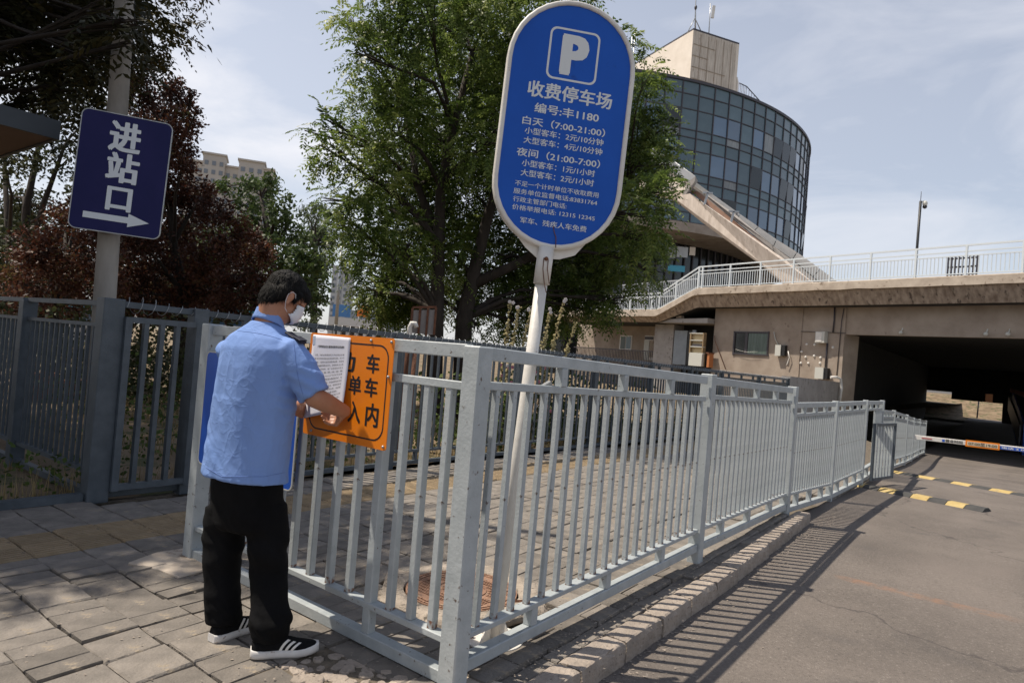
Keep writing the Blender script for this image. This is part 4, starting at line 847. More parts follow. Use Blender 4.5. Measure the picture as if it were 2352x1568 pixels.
for (a, b, c, d_) in ((1625, 716, 2005, 732), (1625, 958, 2005, 975), (1618, 716, 1634, 975), (1992, 716, 2005, 975), (1748, 732, 1776, 958)): fz('frame', a, b, c, d_, M_['mull'], wn, DW, .05, .04)
fz('junction_box', 2105, 865, 2165, 985, M_['beige'], uw, DW, .22, .2); fz('junction_box_side', 2166, 868, 2205, 985, M_['black'], uw, DW, .18, .17)
z2 = lambda X, Y: (1837.5+X*.3125, 673.75+Y*.3125)
def f2(name, X0, Y0, X1, Y1, m, parent, d=DW, out=.03, dep=.05): a = z2(X0, Y0); b = z2(X1, Y1); return fbox(name, a[0], a[1], b[0], b[1], m, parent, d, out, dep)
eb_ = f2('electric_box', 132, 285, 200, 365, M_['beige'], uw, DW, .25, .23); f2('box_door', 138, 290, 180, 358, M_['white'], eb_, DW, .262, .01)
f2('lower_box', 128, 545, 190, 628, M_['beige'], uw, DW, .25, .23); f2('lower_box_side', 191, 550, 215, 630, M_['black'], uw, DW, .2, .18)
def wtube(pts, r, m, nm='cable', d=DW-.04, f=z2): k = MB(); k.tube([B(*((lambda s, z: (s, d, z))(*wp(*f(*p), d)))) for p in pts], r, 6); return k.build(nm, m, uw)
wtube([(250, 105), (245, 200), (235, 290)], .03, M_['mull'], 'conduit'); wtube([(318, 110), (300, 200), (262, 610)], .015, M_['mull'], 'conduit')
wtube([(195, 365), (180, 545)], .035, M_['mull'], 'conduit'); wtube([(0, 280), (160, 284), (330, 292)], .012, M_['mull'])
wtube([(240, 100), (900, 92), (1646, 78)], .03, M_['mull'], 'conduit', DW-.05)
wtube([(2060, 720), (2075, 800), (2110, 870)], .018, M_['beige'], 'cable', DW-.05, z4); wtube([(2215, 930), (2230, 1000), (2205, 1070), (2195, 1090)], .02, M_['white'], 'cable', DW-.1, z4)
wtube([(1410, 760), (1415, 820), (1530, 1130)], .016, M_['rust'], 'rod', DW-.12, z4); wtube([(1640, 910), (1750, 940), (1880, 935)], .006, M_['white'], 'clothes_line', DW-.15, z4)
for X, Y in ((8, 430), (38, 468), (100, 460), (146, 472), (57, 513), (2, 512), (142, 512), (236, 398), (45, 375), (102, 378)):
    s_, z_ = wp(*z2(X, Y)); k = MB(); k.ell(B(s_, DW-.005, z_), (.055, .055, .055), None, 8, 6); k.build('plaster_dab', M_['white'], uw)
for X, Y in ((1358, 300), (1520, 300), (738, 290)):
    s_, z_ = wp(*z2(X, Y)); k = MB(); k.tube([B(s_, DW+.2, zlin+.5), B(s_, DW-.05, z_)], .02, 6); k.ell(B(s_, DW-.06, z_), (.07, .07, .07), None, 8, 6); k.build('lamp_fitting', M_['beige'], uw)
# recessed doorway section left of the corner
DR = DW+.25
q = MB(); a0 = wp(*z4(955, 800), DR)[0]; wallq(q, [(sc, -1.6), (sc, zb1-.3), (a0, zb1-.3), (a0, -1.6)], DW+1.0); q.build('recess_wall', M_['dark'], uw)
a1 = wp(*z4(748, 800), DR)[0]; zc_ = wp(*z4(1100, 640), DR)[1]
q = MB(); wallq(q, [(a0, -1.6), (a0, zc_), (a1, zc_), (a1, -1.6)], DR, .9); q.build('wall', M_['greyp'], uw)
q = MB(); s1_ = wp(*z4(680, 600))[0]; za = wp(*z4(1100, 600))[1]; q.prism([B(sc+.02, DW-.5, za-.14), B(s1_, DW-.5, za-.12), B(s1_, DW-.5, za+.02), B(sc+.02, DW-.5, za+.10)], BN*2.0); q.build('canopy_slab', M_['greyp'], uw)
for X in (940, 1030): s_, z_ = wp(*z4(X, 570), DW-.3); k = MB(); k.box((0, 0, 0), (.35, .2, .12), Matrix.Translation(B(s_, DW-.3, za+.17)) @ Matrix.Rotation(R_(33+90), 4, 'Z')); k.build('loose_block', M_['concrete'], uw)
dg = fz('door_panel', 968, 705, 1108, 1078, M_['doorg'], uw, DR, .06, .05); fz('door_opening', 1108, 708, 1160, 1082, M_['black'], uw, DR, .04, .05)
fz('open_door_edge', 1160, 700, 1196, 1090, M_['doorg'], uw, DR-.3, .05, .08)
bk_ = thing('bookshelf', 'pale wooden open bookshelf standing outside the doorway', 'bookshelf', B(wp(*z4(1280, 1080), DW-.3)[0], DW-.3, 0))
fz('case', 1205, 735, 1352, 1100, M_['wood'], bk_, DW-.2, .30, .03); fz('back_board', 1215, 745, 1340, 955, mat('pale board', (.45, .36, .22), rough=.7), bk_, DW-.2, .31, .008)
for Y in (738, 815, 885, 955): fz('shelf', 1205, Y, 1352, Y+9, M_['beige'], bk_, DW-.2, .45, .14)
for X in (1203, 1343): fz('side', X, 738, X+11, 960, M_['wood'], bk_, DW-.2, .45, .14)
fz('cupboard_door', 1195, 962, 1338, 1098, M_['beige'], bk_, DW-.2, .46, .15)
fz('items', 1222, 862, 1330, 884, M_['mull'], bk_, DW-.2, .40, .06)
oc = thing('wooden_stool', 'orange wooden stool beside the bookshelf', 'stool', B(wp(*z4(1352, 1090), DW-.4)[0], DW-.4, 0)); fz('side_board', 1340, 960, 1364, 1110, M_['orangew'], oc, DW-.4, .1, .3); fz('top_board', 1334, 945, 1368, 960, M_['rust'], oc, DW-.4, .14, .4)
# left wing wall with window and door
DL = DW+2.2; q = MB(); wallq(q, [(a1-.2, -1.0), (a1-.2, 4.3), (a1+9, 4.3), (a1+9, -1.0)], DL); q.build('wall', M_['wall'], uw)
w2_ = fz('window', 372, 758, 505, 912, M_['white'], uw, DL, .03, .04); fz('pane', 384, 772, 434, 905, mat('green grey pane', (.06, .08, .07), rough=.3), w2_, DL, .05, .015); fz('pane', 442, 772, 495, 905, M_['glassd'], w2_, DL, .05, .015)
dr = fz('door', 640, 760, 755, 1030, M_['white'], uw, DL, .03, .04); fz('transom_pane', 652, 772, 745, 805, M_['mull'], dr, DL, .05, .015); fz('door_leaf', 640, 815, 695, 1030, M_['beige'], dr, DL, .07, .03); fz('door_gap', 700, 815, 745, 1000, M_['wall'], dr, DL, .05, .012)
# brown railing in front of the left wing
lr = thing('low_railing', 'thin brown railing in front of the lower left wing wall', 'railing', B(a1+2, DL-1.5, 0)); sa = wp(*z4(742, 935), DL-1.5); sb_ = wp(*z4(60, 900), DL-1.5)
zz1 = sa[1]; k = MB(); k.beam(B(sa[0], DL-1.5, zz1), B(sa[0]+7, DL-1.5, zz1), .04, .05); k.build('top_rail', M_['mull'], lr); k = MB(); k.beam(B(sa[0], DL-1.5, .1), B(sa[0]+7, DL-1.5, .1), .04, .05); k.build('bottom_rail', M_['mull'], lr)
bmm = picket_mesh(.03, 0); bmm.materials.append(M_['mull'])
for j in range(52): picket(bmm, lr, B(sa[0]+.1+j*.13, DL-1.5, .125), B(sa[0]+.1+j*.13, DL-1.5, zz1-.025), -33.2)
# retaining wall beside the ramp
re_ = rear(18.35); rt0 = V(1816, 864, re_.y); rt1 = V(1934, 878, B(so_, DW, 0).y-.6)
k = MB(); d_ = (Vector((rt1.x, rt1.y, 0))-Vector((rt0.x, rt0.y, 0))).normalized(); nn = Vector((-d_.y, d_.x, 0))*.25
k.prism([Vector((rt0.x, rt0.y, -1.6)), Vector((rt1.x, rt1.y, -1.6)), Vector((rt1.x, rt1.y, rt1.z)), Vector((rt0.x, rt0.y, rt0.z))], nn); rw = tag(k.build('retaining_wall', M_['greyp']), 'low grey concrete retaining wall between fence end and underpass opening', 'wall')
k = MB(); pts_ = [V(1908, 866, rt1.y-.9), V(1922, 866, rt1.y-.9), V(1931, 870, rt1.y-.7), V(1933, 890, rt1.y-.7), V(1928, 925, rt1.y-.7)]; k.tube(pts_, .05, 8); tag(k.build('white_pipe', M_['white']), 'bent white pipe coming over the grey retaining wall', 'pipe')

# speed bumps
def bump(label, pL, pR, n, z0):
    t = thing('speed_bump', label, 'speed bump', (pL+pR)/2, 'yellow and black speed bumps on the ramp'); d = (pR-pL); l = d.length; x = d/l; y = Vector((-x.y, x.x, 0)); a, _ = ab(pL); sl = (zroad(a+1)-zroad(a-1))/2
    for i in range(n):
        c0 = pL+d*(i/n); c1 = pL+d*((i+1)/n-.008/l); k = MB(); pr = [(-.15, 0), (-.13, .012), (-.06, .045), (.06, .045), (.13, .012), (.15, 0)]
        k.rings([[c+y*u+Z*(h+.001+U.dot(y)*u*sl) for u, h in pr] for c in (c0, c1)], cap=True, smooth=False, closed=True); k.build('yellow_segment' if i % 2 == 0 else 'black_segment', M_['yellow' if i % 2 == 0 else 'rubber'], t)
def RG(x, y):
    z = -.1
    for _ in range(25): p = G(x, y, z); z = zroad(ab(p)[0])
    return p
bump('nearer speed bump of yellow and black blocks, ending before the right edge', RG(1958, 1112), RG(2268, 1175), 8, 0)
bump('farther speed bump of yellow and black blocks, by the foot of the ramp railing', RG(2046, 1084), RG(2440, 1156), 9, 0)
# barrier boom
bo = thing('barrier_boom', 'white horizontal barrier boom with an orange opening hours plate across the lane', 'barrier', V(2352, 1030, 14.7)-Z*.8)
bl, brr = V(2100, 1003, 16.0), V(2352, 1032, 14.7); bdv = (brr-bl).normalized(); brr = bl+bdv*6.2
k = MB(); k.beam(bl, brr, .045, .10, Z, .004); k.build('boom_arm', M_['white'], bo)
FBm = frame(bl, bdv, Z); FBm = frame(bl+FBm.col[2].xyz*.024, bdv, Z); L0 = (V(2352, 1032, 14.7)-bl).length; sx_ = lambda x: (x-2100)/252*L0
zq = lambda X: 2082.5+X*.1444                       # closest detail view
def bx(x): p = PL(x, 1003+(x-2100)*.119, bl, math.degrees(math.atan2(bdv.x, bdv.y))); return (FBm.inverted() @ p).x
def plate(nm, X0, X1, y0, y1, m, z=.002): k = MB(); k.prism(fpoly(FBm, [(bx(zq(X0)), y0), (bx(zq(X1)), y0), (bx(zq(X1)), y1), (bx(zq(X0)), y1)], z), FBm.to_3x3() @ Vector((0, 0, .003))); return k.build(nm, m, bo)
plate('orange_plate', 937, 1480, -.075, .075, M_['orange'], .012); plate('plate_face', 965, 1455, -.045, .045, mat('cream print field', (.62, .50, .36), rough=.5), .016)
lettering('07:00至19:00', FBm, bx(zq(985)), bx(zq(1440)), -.036, .036, M_['black'], bo, .01, 'lettering', .021)
lettering('营业时间', FBm, bx(zq(618)), bx(zq(890)), -.034, .034, M_['black'], bo, .02, 'lettering', .004)
plate('blue_mark', 565, 608, -.03, .022, M_['blueback']); plate('red_print', 240, 405, -.012, .012, mat('faded red print', (.45, .10, .09), rough=.5)); plate('blue_strip', 1485, 2600, -.045, .022, M_['blueback'])
lettering('电话 2 0', FBm, bx(zq(1515)), bx(zq(1865)), -.032, .012, M_['letter'], bo, .02, 'lettering', .006)
hb = bl+bdv*6.2; k = MB(); k.box((0, 0, 0), (.35, .3, 1.1), Matrix.Translation(Vector((hb.x, hb.y, hb.z-.35))), .02); k.build('barrier_housing', M_['orange'], bo)

# ------------------------------------------------------------------ round glass station building
S_ = 1.375; CC = Vector((3.268*S_, 54.358*S_, 0)); CR = 18.269*S_
def zc(z): return 1.4+(z-1.4)*S_
def cyl(th, z, r=CR): t = R_(th); return Vector((CC.x+r*math.sin(t), CC.y-r*math.cos(t), z))
rb_ = thing('round_glass_building', 'round glass walled station building with dark mullions', 'building', CC)
rowz = [zc(v) for v in (17.30, 16.58, 15.74, 14.61, 14.17, 13.47, 12.23, 11.75, 11.12, 10.0, 9.45)]
rowk = ['s', 's', 'w', 't', 's', 'w', 't', 's', 'w', 't']
TH0, TH1 = -7., 150.; sec = lambda z, r, n=52: [cyl(TH0+(TH1-TH0)*t/n, z, r) for t in range(n+1)]
q = MB(); q.rings([sec(z, CR-.35) for z in (rowz[-1], rowz[0]-.2)], cap=True); q.build('inner_core', M_['glassn'], rb_)
q = MB(); q.rings([sec(z, r, 80) for z, r in ((rowz[0]-.05, CR-.3), (rowz[0]-.05, CR+.12), (rowz[0]+.16, CR+.12), (rowz[0]+.16, CR-.6))], cap=False, smooth=False, closed=False); q.build('parapet_cap', M_['mull'], rb_)
q = MB(); q.prism(sec(rowz[0]-.1, CR-.45), Z*.1); q.build('roof', M_['greyp'], rb_)
th0 = 22.84-3.333*40; cols = [th0+3.333*i for i in range(108)]
pm_cache = {}
def panem(h, m):
    k = (round(h, 3), m.name)
    if k not in pm_cache:
        wdt = 2*CR*math.sin(R_(3.333/2))-.10; q = MB(); q.box((0, 0, 0), (wdt, .04, h-.09)); pm_cache[k] = q.mesh('glass_pane'); pm_cache[k].materials.append(m)
    return pm_cache[k]
rr_ = random.Random(5); cntp = 0; rest = bmesh.new(); 
order = sorted(cols, key=lambda t: abs(((t-30+180) % 360)-180))
for t in order:
    tt = ((t+180) % 360)-180
    if not (-7 < tt < 95): continue
    ci = round((tt-22.84)/3.333); blind = (ci % 4 in (2, 3)) if tt < 31 else False
    for j, kd in enumerate(rowk):
        z1, z0 = rowz[j], rowz[j+1]; h = z1-z0
        if kd in 's': m = M_['glassd']
        elif kd == 't': m = M_['glassd'] if blind or rr_.random() < .35 else M_['glassl'] if rr_.random() < .12 else M_['glassd']
        else: m = M_['glassd'] if blind else (M_['glassb'] if rr_.random() < .62 else M_['glassl'] if rr_.random() < .38 else M_['glassn'])
        tc_ = tt+3.333/2; Mx = Matrix.Translation(cyl(tc_, (z0+z1)/2, CR-.03)) @ Matrix.Rotation(R_(tc_)+rr_.gauss(0, .006), 4, 'Z') @ Matrix.Rotation(rr_.gauss(0, .006), 4, 'X')
        if kd == 'w' and m in (M_['glassn'],) : Mx = Mx @ Matrix.Translation((0, -.06, .0)) @ Matrix.Rotation(.06, 4, 'X')
        if 3 < tt < 92 and cntp < 290: put(bpy.data.objects.new('glass_pane', panem(h, m)), rb_, Mx); cntp += 1
        else:
            tmp = bmesh.new(); tmp.from_mesh(panem(h, m)); tmp.transform(Mx); t2 = bpy.data.meshes.new('t'); tmp.to_mesh(t2); tmp.free(); rest.from_mesh(t2); bpy.data.meshes.remove(t2)
me = bpy.data.meshes.new('side_panes'); rest.to_mesh(me); rest.free(); tag(obj('side_panes', me, M_['glassd'], rb_), kind='stuff')
mullm = MB(); mullm.box((0, 0, (rowz[0]+rowz[-1])/2), (.09, .16, rowz[0]-rowz[-1])); mullm = mullm.mesh('mullion'); mullm.materials.append(M_['mull'])
for t in cols:
    tt = ((t+180) % 360)-180
    if -9 < tt < 95: p = cyl(tt, 0, CR-.01); put(bpy.data.objects.new('mullion', mullm), rb_, Matrix.Translation(p) @ Matrix.Rotation(R_(tt), 4, 'Z'))
for z in rowz[1:]:
    q = MB(); n_ = 90; 
    rings = [[cyl(-7+107*i/n_, z+dz, CR+dr) for i in range(n_+1)] for dz, dr in ((-.035, -.06), (-.035, .045), (.035, .045), (.035, -.06))]
    q.rings(rings, cap=False, smooth=False, closed=False); q.build('transom', M_['mull'], rb_)
q = MB(); q.rings([[cyl(-7+107*i/90, rowz[-1]-.5+dz, CR+dr) for i in range(91)] for dz, dr in ((0.46, .1), (-.25, .1), (-.25, -4.5))], cap=False, smooth=False, closed=False); q.build('soffit_edge', M_['wall'], rb_)
# lower recessed lobby
LR = CR-4.5; q = MB(); q.rings([[cyl(-7+157*t/60, z, LR) for t in range(61)] for z in (-1.5, rowz[-1]-.4)], cap=False); q.build('lobby_glass', M_['glassn'], rb_)
for i in range(-4, 30): tt = 4+i*2.6; k = MB(); k.beam(cyl(tt, 3, LR+.08), cyl(tt, rowz[-1]-.5, LR+.08), .12, .1, Vector((math.cos(R_(tt)), math.sin(R_(tt)), 0))); k.build('lobby_mullion', M_['mull'], rb_)
for x0, y0, x1, y1, m in ((1534, 568, 1552, 592, 'glassl'), (1555, 566, 1580, 590, 'clad'), (1584, 567, 1597, 586, 'cream'), (1534, 608, 1573, 622, 'cyan')):
    a = V(x0, (y0+y1)/2, CC.y-LR-.3); b = V(x1, (y0+y1)/2, CC.y-LR-.3); z1_ = V(x0, y0, a.y).z; z0_ = V(x0, y1, a.y).z; k = MB(); k.box(((a.x+b.x)/2, a.y, (z0_+z1_)/2), (b.x-a.x, .05, z1_-z0_)); k.build('lobby_panel', M_[m], rb_)
# rooftop block
BY = 46*S_*.9
pA, pB_, pC = V(1593, 69, BY), V(1698, 103, BY+3.2), V(1478, 140, BY+16)
zt = pA.z; pB_ = CAM+ray(1698, 103)*((zt-1.4)/ray(1698, 103).z); pC = CAM+ray(1440, 160)*((zt-1.4)/ray(1440, 160).z); pD = pC+(pB_-pA)
rbk = thing('rooftop_block', 'tall cream and rust streaked block on the roof of the round building', 'roof block', Vector((pA.x, pA.y, rowz[0])))
def wallf(p, q_, m, nm, th): n_ = (q_-p).cross(Z).normalized(); k = MB(); k.prism([Vector((p.x, p.y, rowz[0]+.01)), Vector((q_.x, q_.y, rowz[0]+.01)), Vector((q_.x, q_.y, zt)), Vector((p.x, p.y, zt))], -n_*th); return k.build(nm, m, rbk)
wallf(pA, pB_, M_['creamst'], 'streaked_wall', .3); wallf(pC, pA, M_['cream'], 'side_wall', .3); wallf(pD, pC, M_['cream'], 'rear_wall', .3); wallf(pB_, pD, M_['cream'], 'far_wall', .3)
k = MB(); k.prism([pA+Z*.01, pB_+Z*.01, pD+Z*.01, pC+Z*.01], Z*.15); k.build('coping', M_['mull'], rbk)
for i in range(1, 6):
    f = i/6; a = pA.lerp(pB_, f); n_ = (pB_-pA).cross(Z).normalized(); k = MB(); k.beam(Vector((a.x, a.y, rowz[0]+.3))+n_*.02, Vector((a.x, a.y, zt-.2))+n_*.02, .03, .05, n_); k.build('panel_joint', M_['wall'], rbk)
for i in range(1, 7):
    z = rowz[0]+(zt-rowz[0])*i/7.2; n_ = (pB_-pA).cross(Z).normalized(); a, b = pA.lerp(pB_, .02), pA.lerp(pB_, .3+.65*rr_.random()); k = MB(); k.beam(Vector((a.x, a.y, z))+n_*.03, Vector((b.x, b.y, z))+n_*.03, .04, .04); k.build('panel_joint', M_['wall'], rbk)
k = MB(); c = pB_.lerp(pD, .3); k.prism([Vector((pB_.x+.05, pB_.y, rowz[0])), Vector((pB_.x+.5, pB_.y+1, rowz[0])), Vector((pB_.x+.5, pB_.y+1, zt-2.9)), Vector((pB_.x+.05, pB_.y, zt-2.9))], Vector((-.3, .6, 0))); k.build('side_stub', M_['cream'], rbk)
an1 = V(1598, -30, BY); b1 = Vector((pA.x+.2, pA.y+.2, zt)); m1 = thing('antenna_mast', 'thin lattice antenna mast with two stays on the rooftop block', 'antenna', b1)
k = MB(); k.tube([b1, b1.lerp(an1, .5), an1+Z*1.5], [.07, .05, .03], 6); k.build('mast', M_['steel'], m1); hub = V(1596, 42, BY)
k = MB(); k.tube([hub, V(1579, 76, BY)], .04, 6); k.tube([hub, V(1611, 74, BY+.8)], .04, 6); k.build('stay', M_['steel'], m1); k = MB(); k.ell(V(1598, 18, BY), (.12, .12, .2)); k.build('insulator', M_['mull'], m1)
m2 = thing('antenna', 'slim white panel antenna on a pole beside the mast', 'antenna', V(1628, 78, BY+1.4)); k = MB(); k.tube([V(1628, 80, BY+1.4), V(1632, 8, BY+1.4)], .04, 6); k.build('pole', M_['steel'], m2)
k = MB(); k.beam(V(1636, 42, BY+1.4), V(1640, 14, BY+1.4), .14, .26, Vector((1, 0, 0))); k.build('panel', M_['white'], m2)
m3 = thing('antenna', 'pair of thin rods rising above the tree beside the blue sign', 'antenna', V(1456, 110, BY+12)); k = MB()
for xa, ya in ((1453, 77), (1459, 75)): ta = V(xa, ya, BY+12); k.tube([Vector((ta.x, ta.y, rowz[0]-.1)), ta], .05, 6)
k.build('rod', M_['steel'], m3)
rr2 = thing('roof_railing', 'thin ladder railing sloping down from the rooftop block', 'railing', cyl(32, rowz[0], CR-1))
rp = [V(1698, 191, CC.y-CR+5.2), V(1715, 199, CC.y-CR+5.4), V(1744, 231, CC.y-CR+5.6)]; k = MB(); k.tube(rp, .04, 6); k.build('top_rail', M_['mull'], rr2)
for i in range(11):
    f = i/10; p = rp[0].lerp(rp[1], f*2) if f < .5 else rp[1].lerp(rp[2], f*2-1); k = MB(); k.tube([Vector((p.x, p.y, rowz[0])), p], .02, 5); k.build('baluster', M_['mull'], rr2)
# inclined covered ramp descending to the deck
zb_ = lambda X, Y: (1439.4+X*.2343, 306.25+Y*.2343)
def ip(X, Y, Yd): return V(*zb_(X, Y), Yd)
ic = thing('inclined_gallery', 'long inclined concrete ramp with grey metal cladding descending to the deck', 'ramp', V(1900, 660, 33))
def dep(X): return 42-(X-470)/1330*8                     # nearer towards the foot
def quad(name, pts, m, th): 
    P_ = [ip(X, Y, dep(X)) for X, Y in pts]; k = MB(); k.prism(P_, Vector((.25, .6, 0)).normalized()*th); return k.build(name, m, ic)
quad('parapet_wall', [(455, 625), (620, 590), (1570, 1250), (1900, 1520), (1700, 1600), (1310, 1265), (720, 840)], M_['beamc'], 1.0)
def quad2(name, pts, m, off, th=.1): P_ = [ip(X, Y, dep(X)+off) for X, Y in pts]; k = MB(); k.prism(P_, Vector((.25, .6, 0)).normalized()*th); return k.build(name, m, ic)
quad2('inner_wall', [(610, 560), (700, 570), (1480, 1200), (1900, 1560), (1560, 1290)], M_['soff'], 1.1)
quad2('handrail_band', [(665, 470), (1080, 770), (1060, 800), (640, 520)], M_['clad'], 2.0, 1.2)
quad2('roof_shade', [(640, 500), (1060, 790), (1420, 1090), (1440, 1150), (1000, 800), (620, 565)], M_['greyp'], 1.9, .1)
pan = [(1045, 745), (1110, 790), (1290, 915), (1470, 1040), (1670, 1165), (1900, 1330), (2060, 1450)]; low = [(1060, 815), (1090, 835), (1255, 950), (1440, 1105), (1625, 1235), (1830, 1400), (2000, 1560)]
for (a, b), (c, d) in zip(zip(pan, pan[1:]), zip(low, low[1:])): quad2('cladding_panel', [(a[0]+3, a[1]+2), (b[0]-3, b[1]-2), (d[0]-3, d[1]-2), (c[0]+3, c[1]+2)], M_['clad'], 2.1, .9)
quad2('lower_cladding', [(1430, 1100), (1620, 1240), (2000, 1560), (1900, 1560), (1450, 1160)], M_['greyp'], 2.0, .3)
quad2('upper_canopy', [(250, 140), (440, 255), (675, 420), (605, 475), (380, 330), (200, 240)], M_['clad'], .3, 1.2)
quad2('canopy_end', [(675, 422), (668, 470), (590, 580), (560, 640), (545, 600), (607, 477)], M_['greyp'], .2, .6)
quad2('lower_canopy', [(380, 335), (605, 480), (545, 600), (480, 560), (330, 440)], M_['cream'], .5, .6)
quad2('upper_wall', [(150, 450), (470, 560), (600, 600), (500, 680), (455, 640), (100, 540)], M_['beamc'], .4, .6)
for X, Y in ((765, 640), (1020, 825)): p = ip(X, Y, dep(X)-.1); k = MB(); k.beam(p-Z*.4, p+Z*.35+Vector((.15, 0, 0)), .12, .12, Vector((1, 0, 0))); k.beam(p+Z*.35-Vector((.15, 0, 0)), p+Z*.35+Vector((.45, 0, 0)), .12, .1); k.build('steel_bracket', M_['steel'], ic)
# second railing behind, lower landing
r2_ = thing('bridge_railing', 'darker railing on the lower landing behind the stepped deck edge', 'railing', V(1480, 660, 36)); 
for nm, h in (('top_rail', 0), ('bottom_rail', -.8)): k = MB(); k.beam(V(1430, 655, 38)+Z*h, V(1605, 640, 33)+Z*h, .05, .06); k.build(nm, M_['clad'], r2_)
cb2 = picket_mesh(.03, 0); cb2.materials.append(M_['clad']); a, b = V(1430, 655, 38), V(1605, 640, 33)
for j in range(46): p = a.lerp(b, (j+.5)/46); picket(cb2, r2_, p-Z*.8, p, -60)

# ------------------------------------------------------------------ distant buildings
def tower(name, label, Y, blocks, wm, m, group=None):
    t = thing(name, label, 'building', V(blocks[0][0], 760, Y)); t['group'] = group or 'distant apartment buildings'
    wc = {}
    for (x0, x1, y, cols_, setb) in blocks:
        a = V(x0, y, Y+setb); b = V(x1, y, Y+setb); zt_ = a.z if a.z < b.z else a.z; cx_ = (a.x+b.x)/2; wd = b.x-a.x
        RT_ = Matrix.Translation((cx_, a.y, 0)) @ Matrix.Rotation(-math.atan2(cx_, a.y)*.8, 4, 'Z')
        k = MB(); k.box((0, 5, zt_/2-1), (wd, 10, zt_+2), RT_); k.build('wall', m, t)
        k = MB(); k.box((0, 4.8, zt_+.3), (wd+1.0, 10.6, .6), RT_); k.build('cornice', m, t)
        fl = 3.1; nz_ = int((zt_-4)/fl); w_ = wd/cols_*.5; key = round(w_, 1)
        if key not in wc: q = MB(); q.box((0, 0, 0), (w_, .3, 1.5)); wc[key] = q.mesh('window'); wc[key].materials.append(M_['winf'])
        for i in range(cols_):
            for j in range(min(nz_, 14)):
                put(bpy.data.objects.new('window', wc[key]), t, RT_ @ Matrix.Translation((-wd/2+wd*(i+.5)/cols_, -.02, zt_-3-j*fl)))
    return t
tower('apartment_building', 'large tan apartment building with stepped roofline behind the red leaved trees', 235, [(422, 447, 369, 2, 0), (470, 517, 354, 3, -2), (518, 548, 384, 2, 1), (552, 606, 370, 3, -2), (607, 628, 390, 1, 0), (447, 470, 371, 1, 1)], None, M_['towerw'])
tower('apartment_tower', 'narrow blue grey apartment tower left of the central tree', 330, [(765, 790, 612, 2, 0), (790, 814, 622, 2, -2)], None, M_['towerb'])
wb = thing('white_building', 'low white building with dark openings beyond the rear fence', 'building', V(810, 745, 52)); a, b = V(756, 727, 52), V(864, 736, 52)
k = MB(); k.box(((a.x+b.x)/2, 54, a.z-.30), (b.x-a.x, 4, .62)); k.build('parapet', M_['cloudy'], wb)
for i in range(6): f = i/5; k = MB(); k.box((a.x+.15+(b.x-a.x-.3)*f, 52.3, a.z-1.3), (.25, .5, 1.4)); k.build('column', M_['cloudy'], wb)
k = MB(); k.box(((a.x+b.x)/2, 55, a.z-1.4), (b.x-a.x-.3, 3, 1.6)); k.build('openings', M_['mull'], wb)
k = MB(); p, q_ = V(765, 703, 60), V(806, 706, 60); k.beam(p-Z*.35, q_-Z*.35, .1, 1.1); bsn = tag(k.build('road_sign', mat('hazy blue sign', (.06, .19, .42), rough=.5)), 'blue roadside direction sign far beyond the fence', 'road sign')
Fq = frame(p+Vector((0, -.08, -.35)), (q_-p), Z); lettering('▮▮▮', Fq, .25, 1.3, -.3, .3, M_['whitel'], bsn, 0, 'print', .002) if False else None
bb = thing('billboard', 'small orange billboard with two lines of dark print far beyond the fence', 'billboard', V(836, 720, 60)); p, q_ = V(821, 710, 60), V(850, 713, 60)
k = MB(); k.beam(p-Z*.15, q_-Z*.15, .1, 1.0); k.build('board', M_['orange'], bb)
for z in (.12, -.35): k = MB(); k.beam(p+Vector((.1, -.08, z)), q_+Vector((-.1, -.08, z)), .02, .14); k.build('print_line', mat('brown print', (.35, .10, .03), rough=.6), bb)
for x in (825, 846): p_ = V(x, 715, 60.2); k = MB(); k.tube([p_, p_-Z*3], .06, 6); k.build('leg', M_['steel'], bb)
k = MB(); a, b = V(790, 712, 75), V(905, 720, 75); k.box(((a.x+b.x)/2, 78, a.z-1.3), (b.x-a.x, 5, 2.8)); tag(k.build('grey_shed', mat('blue grey shed', (.22, .26, .32), (.28, .32, .38), 2, rough=.8)), 'long blue grey shed behind the low white building', 'shed')
sl = thing('street_lamp', 'thin tall grey lamp post between the trees left of the parking sign', 'lamp post', V(775, 735, 45)); k = MB(); k.tube([V(772, 745, 45), V(785, 560, 45)], [.12, .07], 8); k.build('post', M_['steel'], sl)
for i, (x0, x1, y, lb) in enumerate(((470, 592, 700, 'cyan roofed bus parked behind the trees, partly hidden by the man'), (84, 160, 690, 'cyan and white bus glimpsed behind the left fence'))):
    bsx = thing('parked_bus', lb, 'bus', V(x0, y+40, 34), 'buses behind the garden'); a, b = V(x0, y, 34), V(x1, y+6, 34); l_ = b.x-a.x
    k = MB(); k.box(((a.x+b.x)/2, 35.2, a.z-.12), (l_, 2.4, .28), None, .06); k.build('roof', M_['cyan'], bsx); k = MB(); k.box(((a.x+b.x)/2, 35.2, a.z-1.6), (l_, 2.4, 1.3), None, .05); k.build('body', M_['cloudy'], bsx)
    k = MB(); k.box(((a.x+b.x)/2, 35.2, a.z-.6), (l_-.1, 2.3, .7)); k.build('window_band', M_['glassb'], bsx)
